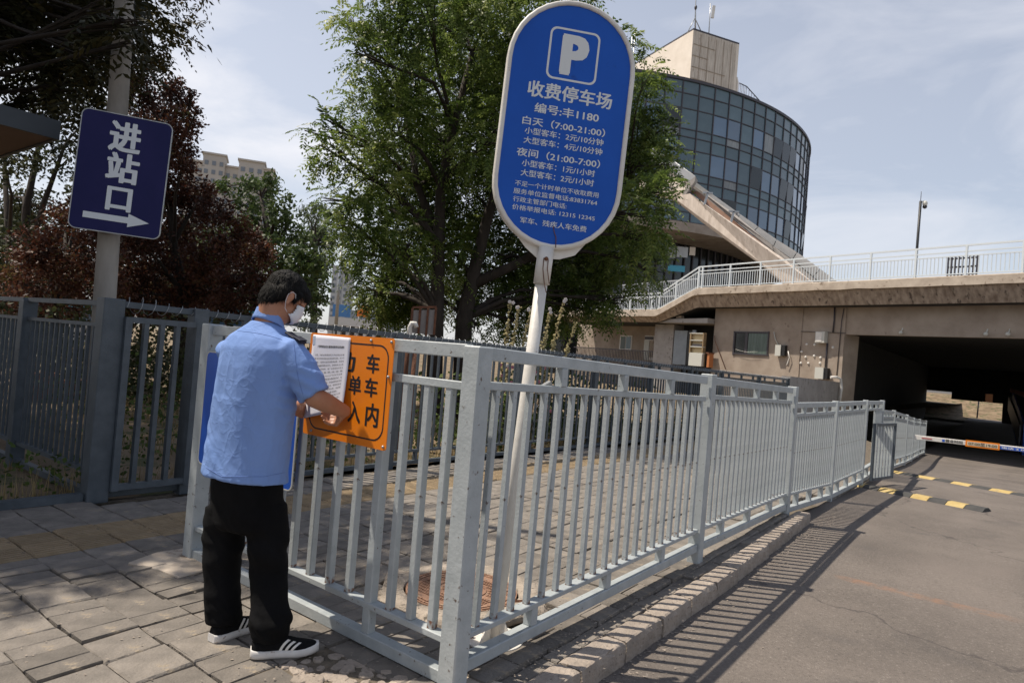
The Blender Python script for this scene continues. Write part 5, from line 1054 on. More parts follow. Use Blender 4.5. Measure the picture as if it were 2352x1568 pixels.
# rusty notice board frame and red posts in the garden
nbd = thing('notice_board', 'old board of grey panels in a rusty frame standing below the central tree', 'board', V(972, 800, 9.6)); p, q_ = V(948, 709, 9.6), V(1002, 708, 9.6); zl = V(950, 765, 9.6).z
for i in range(3):
    a = p.lerp(q_, i/3+.02); b = p.lerp(q_, (i+1)/3-.02); k = MB(); k.prism([Vector((a.x, a.y, zl)), Vector((b.x, b.y, zl)), b-Z*.02, a-Z*.02], (0, .03, 0)); k.build('panel', M_['greyp'], nbd)
for i in range(4): a = p.lerp(q_, i/3); k = MB(); k.beam(Vector((a.x, a.y-.02, -.05 if i in (0, 2) else zl)), a+Z*.01-Vector((0, .02, 0)), .03, .03, Vector((1, 0, 0))); k.build('frame_bar', M_['rust'], nbd)
k = MB(); k.beam(p+Z*.02, q_+Z*.02, .03, .03); k.build('frame_bar', M_['rust'], nbd)
k = MB(); k.tube([V(942, 790, 9.4), V(941, 752, 9.4), V(946, 742, 9.4), V(953, 742, 9.4), V(957, 752, 9.4)], .035, 8); tag(k.build('vent_pipe', M_['white']), 'bent white vent pipe beside the rusty notice board', 'pipe')
for x in (933, 957): k = MB(); a = V(x, 770, 9.0); k.tube([Vector((a.x, a.y, -.05)), a], .05, 10); tag(k.build('red_post', M_['rust']), 'rust red garden post behind the fence, %s one under the notice board' % ('left' if x < 940 else 'right'), 'post', 'rust red posts')
# ------------------------------------------------------------------ vegetation
LM = dict(
    main=leafmat('leaves of the central tree', [(.030, .052, .013), (.088, .135, .030), (.18, .24, .055), (.36, .39, .13)], .48, .34),
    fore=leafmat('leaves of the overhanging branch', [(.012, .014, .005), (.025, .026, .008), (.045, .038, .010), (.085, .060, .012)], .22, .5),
    plum=leafmat('plum leaves', [(.022, .011, .008), (.062, .024, .016), (.14, .052, .030), (.12, .13, .045)], .3, .42),
    green=leafmat('mid green leaves', [(.028, .046, .014), (.065, .10, .028), (.12, .165, .05)], .3, .45),
    pale=leafmat('pale willow leaves', [(.05, .070, .035), (.085, .11, .055), (.13, .155, .08)], .3, .5),
    olive=leafmat('olive leaves', [(.022, .028, .012), (.045, .055, .022), (.085, .085, .035)], .3, .45),
    grass=leafmat('dry grass', [(.10, .095, .03), (.28, .21, .10), (.42, .33, .17)], .25, .8),
    weed=leafmat('weed leaves', [(.03, .05, .012), (.07, .11, .025), (.13, .17, .05)], .3, .5))
def unit(v): return v/np.maximum(np.linalg.norm(v, axis=-1, keepdims=True), 1e-6)
def fronds(o, d, Ln, npair, ll, lw, droop=.5, tint=None):
    n = len(o); up = np.array([0, 0, 1.]); side = unit(np.cross(d, up+rng.normal(0, .25, (n, 3)))); nrm = unit(np.cross(side, d))
    V_, T_ = [], []
    tint = tint if tint is not None else rng.random(n)
    for k in range(npair*2+1):
        term = k == npair*2; t = 1.0 if term else (.18+.78*(k//2)/npair); sg = 1 if k % 2 else -1
        p = o+d*(Ln*t)[:, None]; p[:, 2] -= droop*Ln*t*t
        tang = d.copy(); tang[:, 2] -= droop*1.6*t; tang = unit(tang)
        ld = tang if term else unit(side*sg*.9+tang*.55-nrm*.15-up*.15+rng.normal(0, .12, (n, 3)))
        wv = unit(np.cross(ld, nrm+rng.normal(0, .28, (n, 3)))); l_ = ll*(1-.45*abs(t-.5))*rng.uniform(.8, 1.2, n); w_ = lw*rng.uniform(.85, 1.15, n)
        q = np.stack([p, p+ld*(l_*.42)[:, None]+wv*w_[:, None]*.5, p+ld*l_[:, None], p+ld*(l_*.42)[:, None]-wv*w_[:, None]*.5], 1)
        V_.append(q); T_.append(np.repeat(np.clip(tint+rng.normal(0, .09, n), 0, 1), 4))
    return np.concatenate(V_).reshape(-1, 3), np.concatenate(T_)
def leaves(o, size, asp=.5, tint=None, hang=0.):
    n = len(o); d = rng.normal(0, 1, (n, 3)); d[:, 2] -= hang*2; d = unit(d); w_ = unit(np.cross(d, rng.normal(0, 1, (n, 3)))); s = size*rng.uniform(.6, 1.3, n)
    q = np.stack([o, o+d*(s*.45)[:, None]+w_*(s*asp*.5)[:, None], o+d*s[:, None], o+d*(s*.45)[:, None]-w_*(s*asp*.5)[:, None]], 1)
    tint = tint if tint is not None else rng.random(n); return q.reshape(-1, 3), np.repeat(np.clip(tint, 0, 1), 4)
def tree(name, label, base, trunks, blobs, leaf, kind, dens, group=None, leafsize=.07, limb=.05, dj=.18, bark='barkd', frondL=.34, npair=6, jit=1., fill=.35):
    t = thing(name, label, 'tree', base); 
    if group: t['group'] = group
    C_ = []
    for x, y, r, Y in blobs: C_.append((V(x, y, Y), r*Y/FPX))
    k = MB(); nodes = []
    for tr in trunks:
        pts = [p for p, r in tr]; k.tube([Vector(p) for p in pts], [r for p, r in tr], 10); nodes += [(Vector(p), r) for p, r in tr[1:]]
    k.build('trunk', M_[bark], t)
    k = MB(); q = random.Random(len(blobs))
    for c, r in C_:
        n_, nr = min(nodes, key=lambda n: (n[0]-c).length+max(0, n[0].z-c.z+.3)*2)
        L1 = (c-n_).length; mid = n_.lerp(c, .5)+Vector((q.gauss(0, .06), q.gauss(0, .06), .10))*L1; rr = min(nr*.7, limb)
        k.tube([n_, n_.lerp(mid, .5)+Vector((0, 0, .03*L1)), mid, mid.lerp(c, .5), c], [rr, rr*.8, rr*.6, rr*.42, rr*.2], 6, False)
        for _ in range(7):
            e = c+Vector((q.gauss(0, 1), q.gauss(0, 1), q.gauss(0, .8))).normalized()*r*.85; k.tube([mid.lerp(c, q.uniform(.3, .95)), c.lerp(e, .5), e], [rr*.28, rr*.18, rr*.07], 4, False)
    k.build('branches', M_[bark], t)
    O, Dd, Tn = [], [], []
    for c, r in C_:
        n_ = max(6, int(dens*r**2.0)); v = unit(rng.normal(0, 1, (n_, 3))); rad = r*(fill+(1-fill)*rng.random(n_)**.6)*(1+.22*np.array([noise.noise(Vector(x)*1.7+c*3) for x in v])*1.5)
        # sub-clumps give uneven edges and gaps
        nc = 15; sc_ = unit(rng.normal(0, 1, (nc, 3)))*r*rng.uniform(.45, .95, (nc, 1)); pick = rng.integers(0, nc, n_); off = rng.normal(0, r*.165, (n_, 3))*jit
        sct = rng.normal(0, .13, nc); P = np.array(c)+np.where(rng.random((n_, 1)) < .80, sc_[pick]+off, v*rad[:, None]); P[:, 1] += rng.normal(0, r*dj, n_)
        O.append(P); dd = unit((P-np.array(c))/r+rng.normal(0, .55, (n_, 3))+np.array([0, 0, -.05])); Dd.append(dd)
        Tn.append(np.clip(rng.normal(.42, .13, n_)+rng.normal(0, .08)+sct[pick], 0, 1))
    O = np.concatenate(O); Dd = np.concatenate(Dd); Tn = np.concatenate(Tn); ok = O[:, 2] > .25; O, Dd, Tn = O[ok], Dd[ok], Tn[ok]
    if leaf == 'pinnate': vv_, tt_ = fronds(O, Dd, frondL*rng.uniform(.7, 1.25, len(O)), npair, leafsize, leafsize*.34, .45, Tn)
    else: vv_, tt_ = leaves(O, leafsize, .55 if leaf == 'simple' else .2, Tn, 0 if leaf == 'simple' else .8)
    npmesh('crown', vv_, np.arange(len(vv_)).reshape(-1, 4), LM[kind], t, tt_); return t
def tk(*pts): return [(V(x, y, Y), r) for x, y, Y, r in pts]
YM = 13.
base1 = V(1005, 835, YM); base1.z = -.05; base2 = V(1068, 835, YM+.3); base2.z = -.05
mb_ = [(870, 30, 60), (990, 40, 90), (1110, 60, 100), (1230, 60, 90), (840, 130, 50), (930, 170, 90), (1050, 180, 105), (1180, 190, 105), (830, 240, 55), (900, 300, 85), (1020, 320, 105), (1160, 320, 110), (770, 300, 38), (765, 350, 46), (850, 400, 80), (960, 440, 95), (1090, 450, 105), (1220, 440, 100), (770, 460, 42), (820, 520, 70), (920, 560, 80), (1040, 580, 90), (1160, 590, 90), (1280, 600, 80), (1390, 590, 75), (1460, 480, 75), (1500, 390, 62), (1440, 330, 70), (1470, 240, 55), (1480, 170, 42), (1500, 300, 45), (1520, 440, 40), (1400, 440, 80), (1330, 520, 80), (1460, 600, 60), (1490, 540, 45), (806, 570, 40), (868, 640, 52), (900, 690, 55), (960, 700, 55), (1130, 690, 60), (1220, 690, 60), (1300, 690, 55), (1370, 670, 55), (1420, 690, 32), (862, 672, 34), (1010, -40, 100), (1150, -50, 110), (900, -30, 80), (1300, -30, 90), (1330, 120, 80), (1350, 250, 80), (1310, 380, 80), (1440, 100, 36), (1500, 620, 30), (745, 265, 18), (1190, 740, 40), (1100, 750, 35), (1400, 725, 25), (815, 90, 25), (800, 40, 30), (1495, 350, 50), (1530, 380, 35), (700, 300, 1)]
dq = random.Random(4); inner_ = [(950, 520, 95, 15), (1000, 650, 85, 15.2), (1110, 620, 90, 15.4), (880, 610, 75, 15), (1230, 600, 85, 15.4), (1330, 620, 75, 15.4), (900, 690, 50, 15), (1050, 420, 110, 15.2), (1200, 350, 110, 15.4), (900, 400, 90, 15), (1000, 250, 110, 15.2), (1150, 120, 110, 15.2), (1420, 560, 75, 15.2), (1180, 720, 50, 15), (1290, 710, 50, 15), (940, 120, 80, 15), (1380, 400, 80, 15)]
mb_ = [(x, y, r, YM+(dq.uniform(-2.0, 2.2) if y < 640 else dq.uniform(0, 2.5))) for x, y, r in mb_]+inner_
tree('tall_tree', 'large dense green tree with feathery compound leaves and dark trunks behind the parking sign', base1,
     [[(base1, .17)]+tk((1003, 720, YM, .145), (1008, 560, YM, .12), (1012, 430, YM, .10), (1040, 300, YM, .075), (1085, 120, YM, .05)), tk((1010, 560, YM, .10), (960, 430, YM+.4, .07), (930, 250, YM+.6, .045)),
      [(base2, .20)]+tk((1066, 730, YM+.3, .17), (1085, 640, YM+.3, .14), (1120, 500, YM+.3, .11), (1175, 330, YM+.3, .08), (1200, 130, YM, .05)), tk((1090, 650, YM+.3, .12), (1200, 600, YM+.5, .085), (1330, 510, YM+.8, .06), (1440, 420, YM+.8, .04))],
     mb_, 'pinnate', 'main', 500, leafsize=.104, limb=.06, frondL=.36, npair=6)
# plum trees
def bl(lst, Y, s=1.5, seed=1): q = random.Random(seed); return [(x, y, r, Y+q.uniform(-s, s)) for x, y, r in lst]
pb_ = V(420, 800, 15); pb_.z = 0
tree('plum_tree', 'dark red leaved plum tree rising behind the navy entrance sign', pb_, [[(pb_, .14)]+tk((425, 690, 15, .11), (400, 560, 15, .08), (380, 400, 15, .05)), tk((425, 690, 15, .09), (500, 600, 15, .05))],
     bl([(320, 210, 50), (345, 270, 62), (370, 340, 55), (330, 350, 70), (395, 420, 62), (300, 450, 80), (430, 480, 60), (380, 540, 75), (490, 480, 45), (520, 540, 60), (565, 590, 55), (480, 610, 75), (400, 640, 80), (540, 650, 55), (330, 600, 80), (590, 570, 40), (600, 630, 30), (430, 240, 20), (400, 200, 28), (300, 540, 70), (420, 380, 32), (470, 440, 30), (400, 230, 40), (420, 290, 44), (405, 330, 50), (442, 215, 14), (452, 255, 12), (260, 690, 50), (350, 695, 55), (440, 695, 50), (520, 700, 42), (585, 690, 32), (300, 180, 30), (340, 150, 24)], 15), 'simple', 'plum', 5200, leafsize=.085, limb=.05)
pb2 = V(120, 800, 13); pb2.z = 0
tree('plum_tree', 'lower dark red plum tree in the left corner behind the shaded fence', pb2, [[(pb2, .12)]+tk((125, 700, 13, .09), (150, 600, 13, .06))],
     bl([(80, 560, 60), (150, 520, 60), (200, 590, 65), (120, 640, 70), (50, 640, 60), (230, 660, 60), (180, 480, 40), (150, 700, 60), (240, 560, 50), (60, 700, 50)], 13), 'simple', 'plum', 5200, leafsize=.08, limb=.045)
# green trees left
gb = V(40, 800, 18); gb.z = 0
tree('thin_tree', 'loose olive green tree with several dark stems at the left edge', gb, [[(gb, .16)]+tk((55, 650, 18, .13), (60, 480, 18, .10), (90, 330, 18, .06)), tk((55, 620, 18, .09), (100, 470, 18, .07), (150, 330, 18, .04)), tk((30, 760, 17, .10), (20, 560, 17, .08), (10, 380, 17, .05))],
     bl([(30, 290, 60), (100, 270, 60), (170, 250, 60), (60, 370, 55), (140, 370, 60), (220, 330, 50), (20, 450, 50), (90, 480, 50), (190, 450, 45), (40, 560, 55), (120, 590, 50), (200, 560, 50), (230, 260, 45), (10, 380, 45), (70, 200, 55), (160, 170, 50)], 18, 2.5), 'simple', 'olive', 1300, leafsize=.12, limb=.07)
for i_, (gx, lb_, bl_) in enumerate(((60, 'dark green tree filling the gap behind the left fence', [(-20, 560, 80), (60, 600, 80), (-30, 680, 80), (60, 690, 70), (140, 690, 60), (150, 610, 70), (20, 510, 60), (100, 530, 55), (0, 740, 50), (100, 745, 50), (-80, 620, 80)]), (330, 'dark green tree closing the view behind the plum tree', [(230, 640, 60), (300, 600, 65), (370, 640, 65), (440, 650, 60), (500, 660, 50), (250, 700, 55), (330, 710, 60), (420, 715, 55), (490, 715, 45), (560, 700, 38), (280, 530, 60), (350, 500, 55), (420, 560, 55), (480, 590, 45), (270, 430, 50), (330, 400, 40)]))):
    gb = V(gx, 800, 26); gb.z = 0
    tree('dark_tree', lb_, gb, [[(gb, .2)]+tk((gx+5, 700, 26, .15), (gx, 580, 26, .1))], bl(bl_, 26, 2), 'simple', 'olive', 620, leafsize=.26, limb=.08)
gb = V(640, 780, 24); gb.z = 0
tree('green_tree', 'mid green tree in front of the tan apartment building', gb, [[(gb, .22)]+tk((640, 700, 24, .17), (620, 560, 24, .12), (600, 450, 24, .07))],
     bl([(575, 430, 28), (610, 440, 38), (560, 470, 35), (640, 480, 38), (600, 520, 50), (660, 530, 40), (560, 540, 45), (700, 560, 32), (640, 590, 55), (690, 620, 50), (600, 640, 50), (720, 650, 45), (660, 680, 50), (722, 600, 28), (620, 410, 18), (520, 430, 25), (480, 560, 40), (712, 700, 36)], 24, 2), 'simple', 'green', 1500, leafsize=.16, limb=.09)
gb = V(725, 780, 32); gb.z = 0
tree('willow_tree', 'pale drooping willow between the green tree and the central tree', gb, [[(gb, .2)]+tk((722, 680, 32, .15), (725, 560, 32, .1))],
     bl([(730, 490, 30), (715, 530, 34), (750, 540, 30), (740, 600, 34), (710, 600, 32), (700, 480, 16), (718, 660, 32), (748, 545, 32), (738, 600, 26)], 32, 1.5), 'willow', 'pale', 900, leafsize=.30, limb=.08)
gb = V(870, 780, 22); gb.z = 0
tree('small_tree', 'small leafy tree right of the low white building', gb, [[(gb, .1)]+tk((872, 730, 22, .08), (870, 690, 22, .05))], bl([(868, 700, 22), (885, 730, 22), (900, 700, 26), (880, 670, 18), (915, 735, 20)], 22, .8), 'simple', 'green', 900, leafsize=.12, limb=.04)
gb = V(700, 775, 18); gb.z = 0
tree('low_bush', 'bright green bush beyond the rear fence near the man', gb, [[(gb, .05)]+tk((700, 752, 18, .03))], bl([(706, 742, 18), (722, 738, 16), (690, 748, 14)], 18, .4), 'simple', 'pale', 1500, leafsize=.09, limb=.02)
# overhanging tree at the upper left
fb_ = Vector((-7.6, 6.4, 0)); YF = 7.4
tree('overhanging_tree', 'dark shaded tree with long compound leaves hanging over the upper left corner', fb_, [[(fb_, .20), (Vector((-7.4, 6.4, 2.5)), .17), (Vector((-6.9, 6.3, 4.2)), .12), (Vector((-6.0, 6.2, 5.2)), .08), (Vector((-4.9, 6.1, 5.3)), .045)], [(Vector((-7.3, 6.4, 3)), .10), (Vector((-8.3, 5.2, 5.0)), .06)]],
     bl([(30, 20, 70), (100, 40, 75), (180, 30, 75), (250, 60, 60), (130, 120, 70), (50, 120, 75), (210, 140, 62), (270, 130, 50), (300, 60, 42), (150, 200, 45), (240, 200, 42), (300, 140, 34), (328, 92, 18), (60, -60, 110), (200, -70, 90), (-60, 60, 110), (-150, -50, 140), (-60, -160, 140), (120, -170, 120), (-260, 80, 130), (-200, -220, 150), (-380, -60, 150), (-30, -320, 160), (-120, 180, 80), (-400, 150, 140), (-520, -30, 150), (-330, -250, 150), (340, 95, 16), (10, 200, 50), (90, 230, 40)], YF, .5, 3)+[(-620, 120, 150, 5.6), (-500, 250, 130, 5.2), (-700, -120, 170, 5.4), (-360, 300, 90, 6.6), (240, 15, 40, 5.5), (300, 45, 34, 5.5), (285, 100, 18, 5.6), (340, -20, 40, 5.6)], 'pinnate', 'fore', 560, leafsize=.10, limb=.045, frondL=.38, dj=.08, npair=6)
shade_b = Vector((-9.5, 3.2, 0))
tree('shade_tree', 'street tree outside the left edge that shades the gateway', shade_b, [[(shade_b, .2), (Vector((-9.3, 3.4, 3)), .15), (Vector((-8.3, 4.2, 5.5)), .1)]], [(0, 0, 1, 1)], 'pinnate', 'fore', 1, limb=.01)
so_t = bpy.data.objects['shade_tree']
cc_ = [(-7.4, 4.0, 5.4, 1.6), (-8.6, 5.4, 6.3, 1.7), (-6.6, 5.4, 6.6, 1.4), (-9.0, 3.4, 5.2, 1.6), (-7.5, 6.9, 7.0, 1.7), (-9.6, 7.4, 6.5, 1.8), (-7.6, 7.8, 7.9, 1.5), (-6.4, 4.6, 6.2, 1.1), (-5.9, 6.3, 7.4, 1.1), (-7.3, 9.0, 7.6, 1.9), (-10.5, 5.0, 6.0, 2.0), (-8.6, 10.5, 7.5, 2.0), (-5.2, 5.2, 7.6, 1.0), (-7.8, 2.6, 5.6, 1.4), (-11.5, 8.0, 7.5, 2.2), (-9, 13, 8.5, 2.4), (-12.5, 4, 6, 2.2), (-6.8, 3.6, 5.9, 1.0), (-7, .5, 5, 2), (-9, 1.5, 6, 2.2), (-6.5, -2.5, 5.5, 2), (-10, -1, 6, 2.3), (-8.5, 2.2, 3.6, 1.5), (-4.5, -4, 5, 2), (-8, -5, 5, 2.4), (-7.6, 5.0, 8.0, 1.6), (-9.5, 6.0, 8.4, 1.8)]  # clusters behind the camera are added to cut sky light on the fence
for ch in list(so_t.children):
    if ch.name.startswith('crown') or ch.name.startswith('branches'): bpy.data.objects.remove(ch)
O = []; k = MB()
for x, y, z, r in cc_:
    O.append(np.array([x, y, z])+unit(rng.normal(0, 1, (int(300*r*r), 3)))*r*rng.random((int(300*r*r), 1))**.5); k.tube([(-9.3, 3.4, 3), (-8.3, 4.2, 4.6), (x, y, z)], [.06, .05, .02], 6, False)
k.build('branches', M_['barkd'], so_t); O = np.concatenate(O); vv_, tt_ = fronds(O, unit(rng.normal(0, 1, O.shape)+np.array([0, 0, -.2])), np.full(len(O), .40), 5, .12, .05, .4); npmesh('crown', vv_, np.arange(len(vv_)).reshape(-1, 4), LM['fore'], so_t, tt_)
so_t['label'] = 'leafy street tree at the far left whose shade covers the gateway'
# dry grass and weeds behind the fence
def scatter(n, a0, a1, b0, b1): A_ = rng.uniform(a0, a1, n); Bf = rng.random(n)**1.3; return A_, Bf
def gz(a, b): return -.03+.05*noise.noise(Vector((a*.5, b*.5, 0)))
vs_, ts_ = [], []
for i in range(26000):
    a = rng.uniform(-3, 16); off = .2+9*rng.random()**1.6; b = rb(a)-off
    if noise.noise(Vector((a*.7, b*.7, 3))) < -.12: continue
    if a > 9.5 and off > 1.2: continue
    p = W(a, b, gz(a, b)); h = rng.uniform(.04, .17)*(1+.8*(off < .5)); an = rng.uniform(0, 6.28); dx, dy = math.cos(an), math.sin(an); w_ = .004+.0012*off; ln = rng.uniform(-.5, .5)*h
    vs_ += [(p.x-dx*w_, p.y-dy*w_, p.z), (p.x+dx*w_, p.y+dy*w_, p.z), (p.x+dy*ln, p.y-dx*ln, p.z+h)]; ts_ += [max(0, min(1, .55+.5*noise.noise(Vector((a, b, 8)))+rng.normal(0, .15)))]*3
tag(npmesh('grass', np.array(vs_), np.arange(len(vs_)).reshape(-1, 3), LM['grass'], None, np.array(ts_)), 'dry yellow grass covering the garden behind the fence', 'grass', kind='stuff')
def leafclumps(name, label, cat, spots, n, size, kind, hmax=.6):
    P = []
    for a, b, r, h in spots: q_ = rng.normal(0, 1, (n, 3)); p0_ = W(a, b, 0); P.append(np.stack([p0_.x+q_[:, 0]*r, p0_.y+q_[:, 1]*r, np.abs(rng.random(n))**.8*h], 1))
    vv_, tt_ = leaves(np.concatenate(P), size, .75); return tag(npmesh(name, vv_, np.arange(len(vv_)).reshape(-1, 4), LM[kind], None, tt_), label, cat, kind='stuff')
sp_ = [(a, rb(a)-.25-.5*rng.random(), .16, rng.uniform(.2, .5)) for a in np.arange(-1.5, 13, .35)]
leafclumps('weeds', 'low green weeds growing along the foot of the rear fence', 'weeds', sp_, 90, .045, 'weed')
sp_ = [(a, rb(a)-.55-.7*rng.random(), .24, rng.uniform(.7, 1.15)) for a in list(np.arange(4.9, 8.9, .28))+[9.6, 10.4]]
leafclumps('hollyhock_foliage', 'broad green hollyhock leaves massed behind the fence below the parking sign', 'foliage', sp_, 150, .085, 'weed')
sp_ = [(a, rb(a)-2.5-6*rng.random(), .5, rng.uniform(.3, 1.0)) for a in rng.uniform(-4, 9, 34)]
leafclumps('undergrowth', 'scattered green undergrowth below the plum trees', 'undergrowth', sp_, 150, .07, 'weed')
sp_ = []
for i in range(70):
    a = rng.uniform(-7, 6); sp_.append((a, rb(a)-rng.uniform(5.5, 9), .55, rng.uniform(.7, 1.7)))
leafclumps('hedge', 'dark leafy shrubs filling the back of the garden under the plum trees', 'shrubs', sp_, 330, .085, 'olive')
P = np.concatenate([np.array(W(a, b, -.9+(a-72)*.22))+rng.normal(0, 1, (260, 3))*np.array([.9, .9, .35]) for a, b in BANKB]); vv_, tt_ = leaves(P, .22, .7)
tag(npmesh('bank_bushes', vv_, np.arange(len(vv_)).reshape(-1, 4), LM['weed'], None, tt_), 'green bushes on the dry bank beyond the underpass', 'bushes', kind='stuff')
# hollyhocks
zh = lambda X, Y: (1071.9+X*.19527, 673.75+Y*.19527)
hq = random.Random(9)
for i, (X1, Y1, X0, Y0, lb) in enumerate(((515, 95, 445, 700, 'leftmost tall hollyhock spike with white flowers at its tip'), (620, 140, 515, 720, 'second tall hollyhock spike from the left with one white bloom'), (760, 170, 640, 730, 'hollyhock spike with white tip just left of the white sign post'), (985, 180, 880, 760, 'slender hollyhock spike just right of the white sign post'), (1150, 80, 975, 760, 'tallest hollyhock spike with pink bloom right of the sign post'), (1290, 330, 1140, 780, 'short leaning hollyhock spike at far right with one pink flower'))):
    Yd = 10.1+.25*hq.random(); tp_, lo_ = V(*zh(X1, Y1), Yd), V(*zh(X0, Y0), Yd); sl_ = (tp_-lo_)/(tp_.z-lo_.z); bs_ = lo_-sl_*(lo_.z+.02)
    t = thing('hollyhock', lb, 'flower', bs_, 'hollyhocks behind the fence'); k = MB(); k.tube([bs_, lo_, tp_], [.012, .009, .004], 6); k.build('stem', M_['soil'], t)
    P = []; n_ = int((tp_-lo_).length/.02)*3
    k = MB()
    for j in range(n_):
        f = hq.random(); p = bs_.lerp(tp_, .42+.58*f)+Vector((hq.gauss(0, .022), hq.gauss(0, .022), 0))*(1.15-f*.6); r = .017*(1.15-.45*f); bmesh.ops.create_icosphere(k.bm, subdivisions=1, radius=r*1.25, matrix=Matrix.Translation(p))
    k.build('buds', mat('hollyhock buds', (.26, .23, .09), (.46, .38, .20), 30, rough=.7) if i == 0 else bpy.data.materials['hollyhock buds'], t)
    fl_ = [(1.0-.02*hq.random(), 'petalw')]*2 + [(.45+.2*hq.random(), 'petalp'), (.55, 'petalp')] if i not in (5,) else [(.66, 'petalp'), (.62, 'petalp')]
    fl_ += [(hq.uniform(.3, .6), 'petalp' if hq.random() < .6 else 'petalw') for _ in range(2)]
    for f, m in fl_:
        p = bs_.lerp(tp_, f)+Vector((hq.gauss(0, .03), -.03, hq.gauss(0, .02))); k = MB()
        for a_ in range(5):
            an = a_*2*math.pi/5; c = p+Vector((math.cos(an)*.015, -.01, math.sin(an)*.015)); k.ell(c, (.015, .006, .015), None, 8, 5)
        k.build('flower', M_[m], t)
# low stack of bricks in the garden
bsk = thing('brick_stack', 'low heap of reddish bricks in the garden seen through the left fence', 'bricks', V(120, 800, 11)); bq = MB(); bq.box((0, 0, 0), (.24, .115, .055), None, .004); bq = bq.mesh('brick'); bq.materials.append(mat('red brick', (.22, .085, .055), (.34, .15, .10), 12, rough=.95, bump=.4, rnd=.2))
b0 = V(60, 800, 10.5); b0.z = 0; b1 = V(215, 800, 11.5); b1.z = 0; dr_ = (b1-b0).normalized(); nbk = int((b1-b0).length/.26)
for j in range(8):
    for i in range(nbk-(j > 5)*2):
        put(bpy.data.objects.new('brick', bq), bsk, Matrix.Translation(b0+dr_*(.26*i+.13*(j % 2))+Z*(.03+.06*j)+Vector((0, hq.gauss(0, .012), 0))) @ Matrix.Rotation(math.atan2(dr_.y, dr_.x)+hq.gauss(0, .06), 4, 'Z'))

# ------------------------------------------------------------------ the man
def remesh(mb, name, m, parent, voxel=.006, it=6, fac=.5, fn=None):
    me = mb.mesh('tmp'); o = bpy.data.objects.new('tmp', me); COL.objects.link(o); r = o.modifiers.new('r', 'REMESH'); r.mode = 'VOXEL'; r.voxel_size = voxel
    if it: s = o.modifiers.new('s', 'SMOOTH'); s.iterations = it; s.factor = fac
    dg = bpy.context.evaluated_depsgraph_get(); out = bpy.data.meshes.new_from_object(o.evaluated_get(dg)); out.name = name; bpy.data.objects.remove(o); bpy.data.meshes.remove(me); out.materials.clear()
    if fn:
        nm = [v.normal.copy() for v in out.vertices]
        for v, n_ in zip(out.vertices, nm): v.co = fn(v.co.copy(), n_)
    for p in out.polygons: p.use_smooth = True
    out.update(); return obj(name, out, m, parent)
man = thing('person', 'man in light blue short sleeved shirt, black trousers and face mask putting up a notice', 'person', Vector((-1.08, 2.98, 0)))
PF = DV(32); PR = DV(122)
hc = V(654, 681, 3.10); HFa = DV(47); pt = R_(-34); HF = (HFa*math.cos(pt)+Z*math.sin(pt)).normalized(); HR = HF.cross(Z).normalized(); HU = HR.cross(HF)
def H(f, r, u): return hc+HF*f+HR*r+HU*u
MH = Matrix((tuple(HF), tuple(HR), tuple(HU))).transposed()          # columns forward, right, up
nb = V(612, 748, 3.06)
shR = V(664, 803, 2.98); shL = V(530, 800, 3.19); elR = V(722, 912, 2.98); wrR = V(790, 944, 3.13); elL = shL+PF*.16-Z*.24+PR*.02; wrL = V(676, 936, 3.31)
body = MB()
body.ell(H(-.004, 0, .022), (.096, .076, .098), MH, 28, 18); body.ell(H(.034, 0, -.045), (.062, .055, .070), MH, 24, 16); body.ell(H(.055, 0, -.085), (.030, .030, .028), MH)
body.cap(H(.088, 0, .008), .010, H(.112, 0, -.028), .014); body.ell(H(.074, .032, .012), (.022, .020, .012), MH); body.ell(H(.074, -.032, .012), (.022, .020, .012), MH); body.ell(H(.082, 0, .028), (.016, .05, .012), MH); body.ell(H(.085, 0, -.062), (.018, .026, .012), MH)
for sg in (1, -1):
    body.ell(H(-.004, sg*.078, -.010), (.018, .008, .030), MH); body.ell(H(-.010, sg*.083, -.004), (.017, .005, .026), MH); body.ell(H(.0, sg*.079, -.036), (.009, .007, .010), MH)
body.cap(H(-.030, 0, -.055), .054, nb, .058); body.cap(H(-.02, 0, -.04), .054, nb+PF*.02, .056)
tc_ = V(586, 900, 3.07); body.ell(Vector((tc_.x, tc_.y, 1.22)), (.17, .11, .22), Matrix.Rotation(R_(-32), 3, 'Z')); body.ell(Vector((tc_.x, tc_.y, .92)), (.12, .085, .20), Matrix.Rotation(R_(-32), 3, 'Z'))
body.cap(nb-Z*.05, .050, shR-Z*.05, .035); body.cap(nb-Z*.05, .050, shL-Z*.05, .035)
for s_, e_, w_ in ((shR, elR, wrR), (shL, elL, wrL)):
    body.cap(s_.lerp(e_, .15), .048, e_, .045); mid = e_.lerp(w_, .35); body.cap(e_, .046, mid, .046); body.cap(mid, .046, w_, .031)
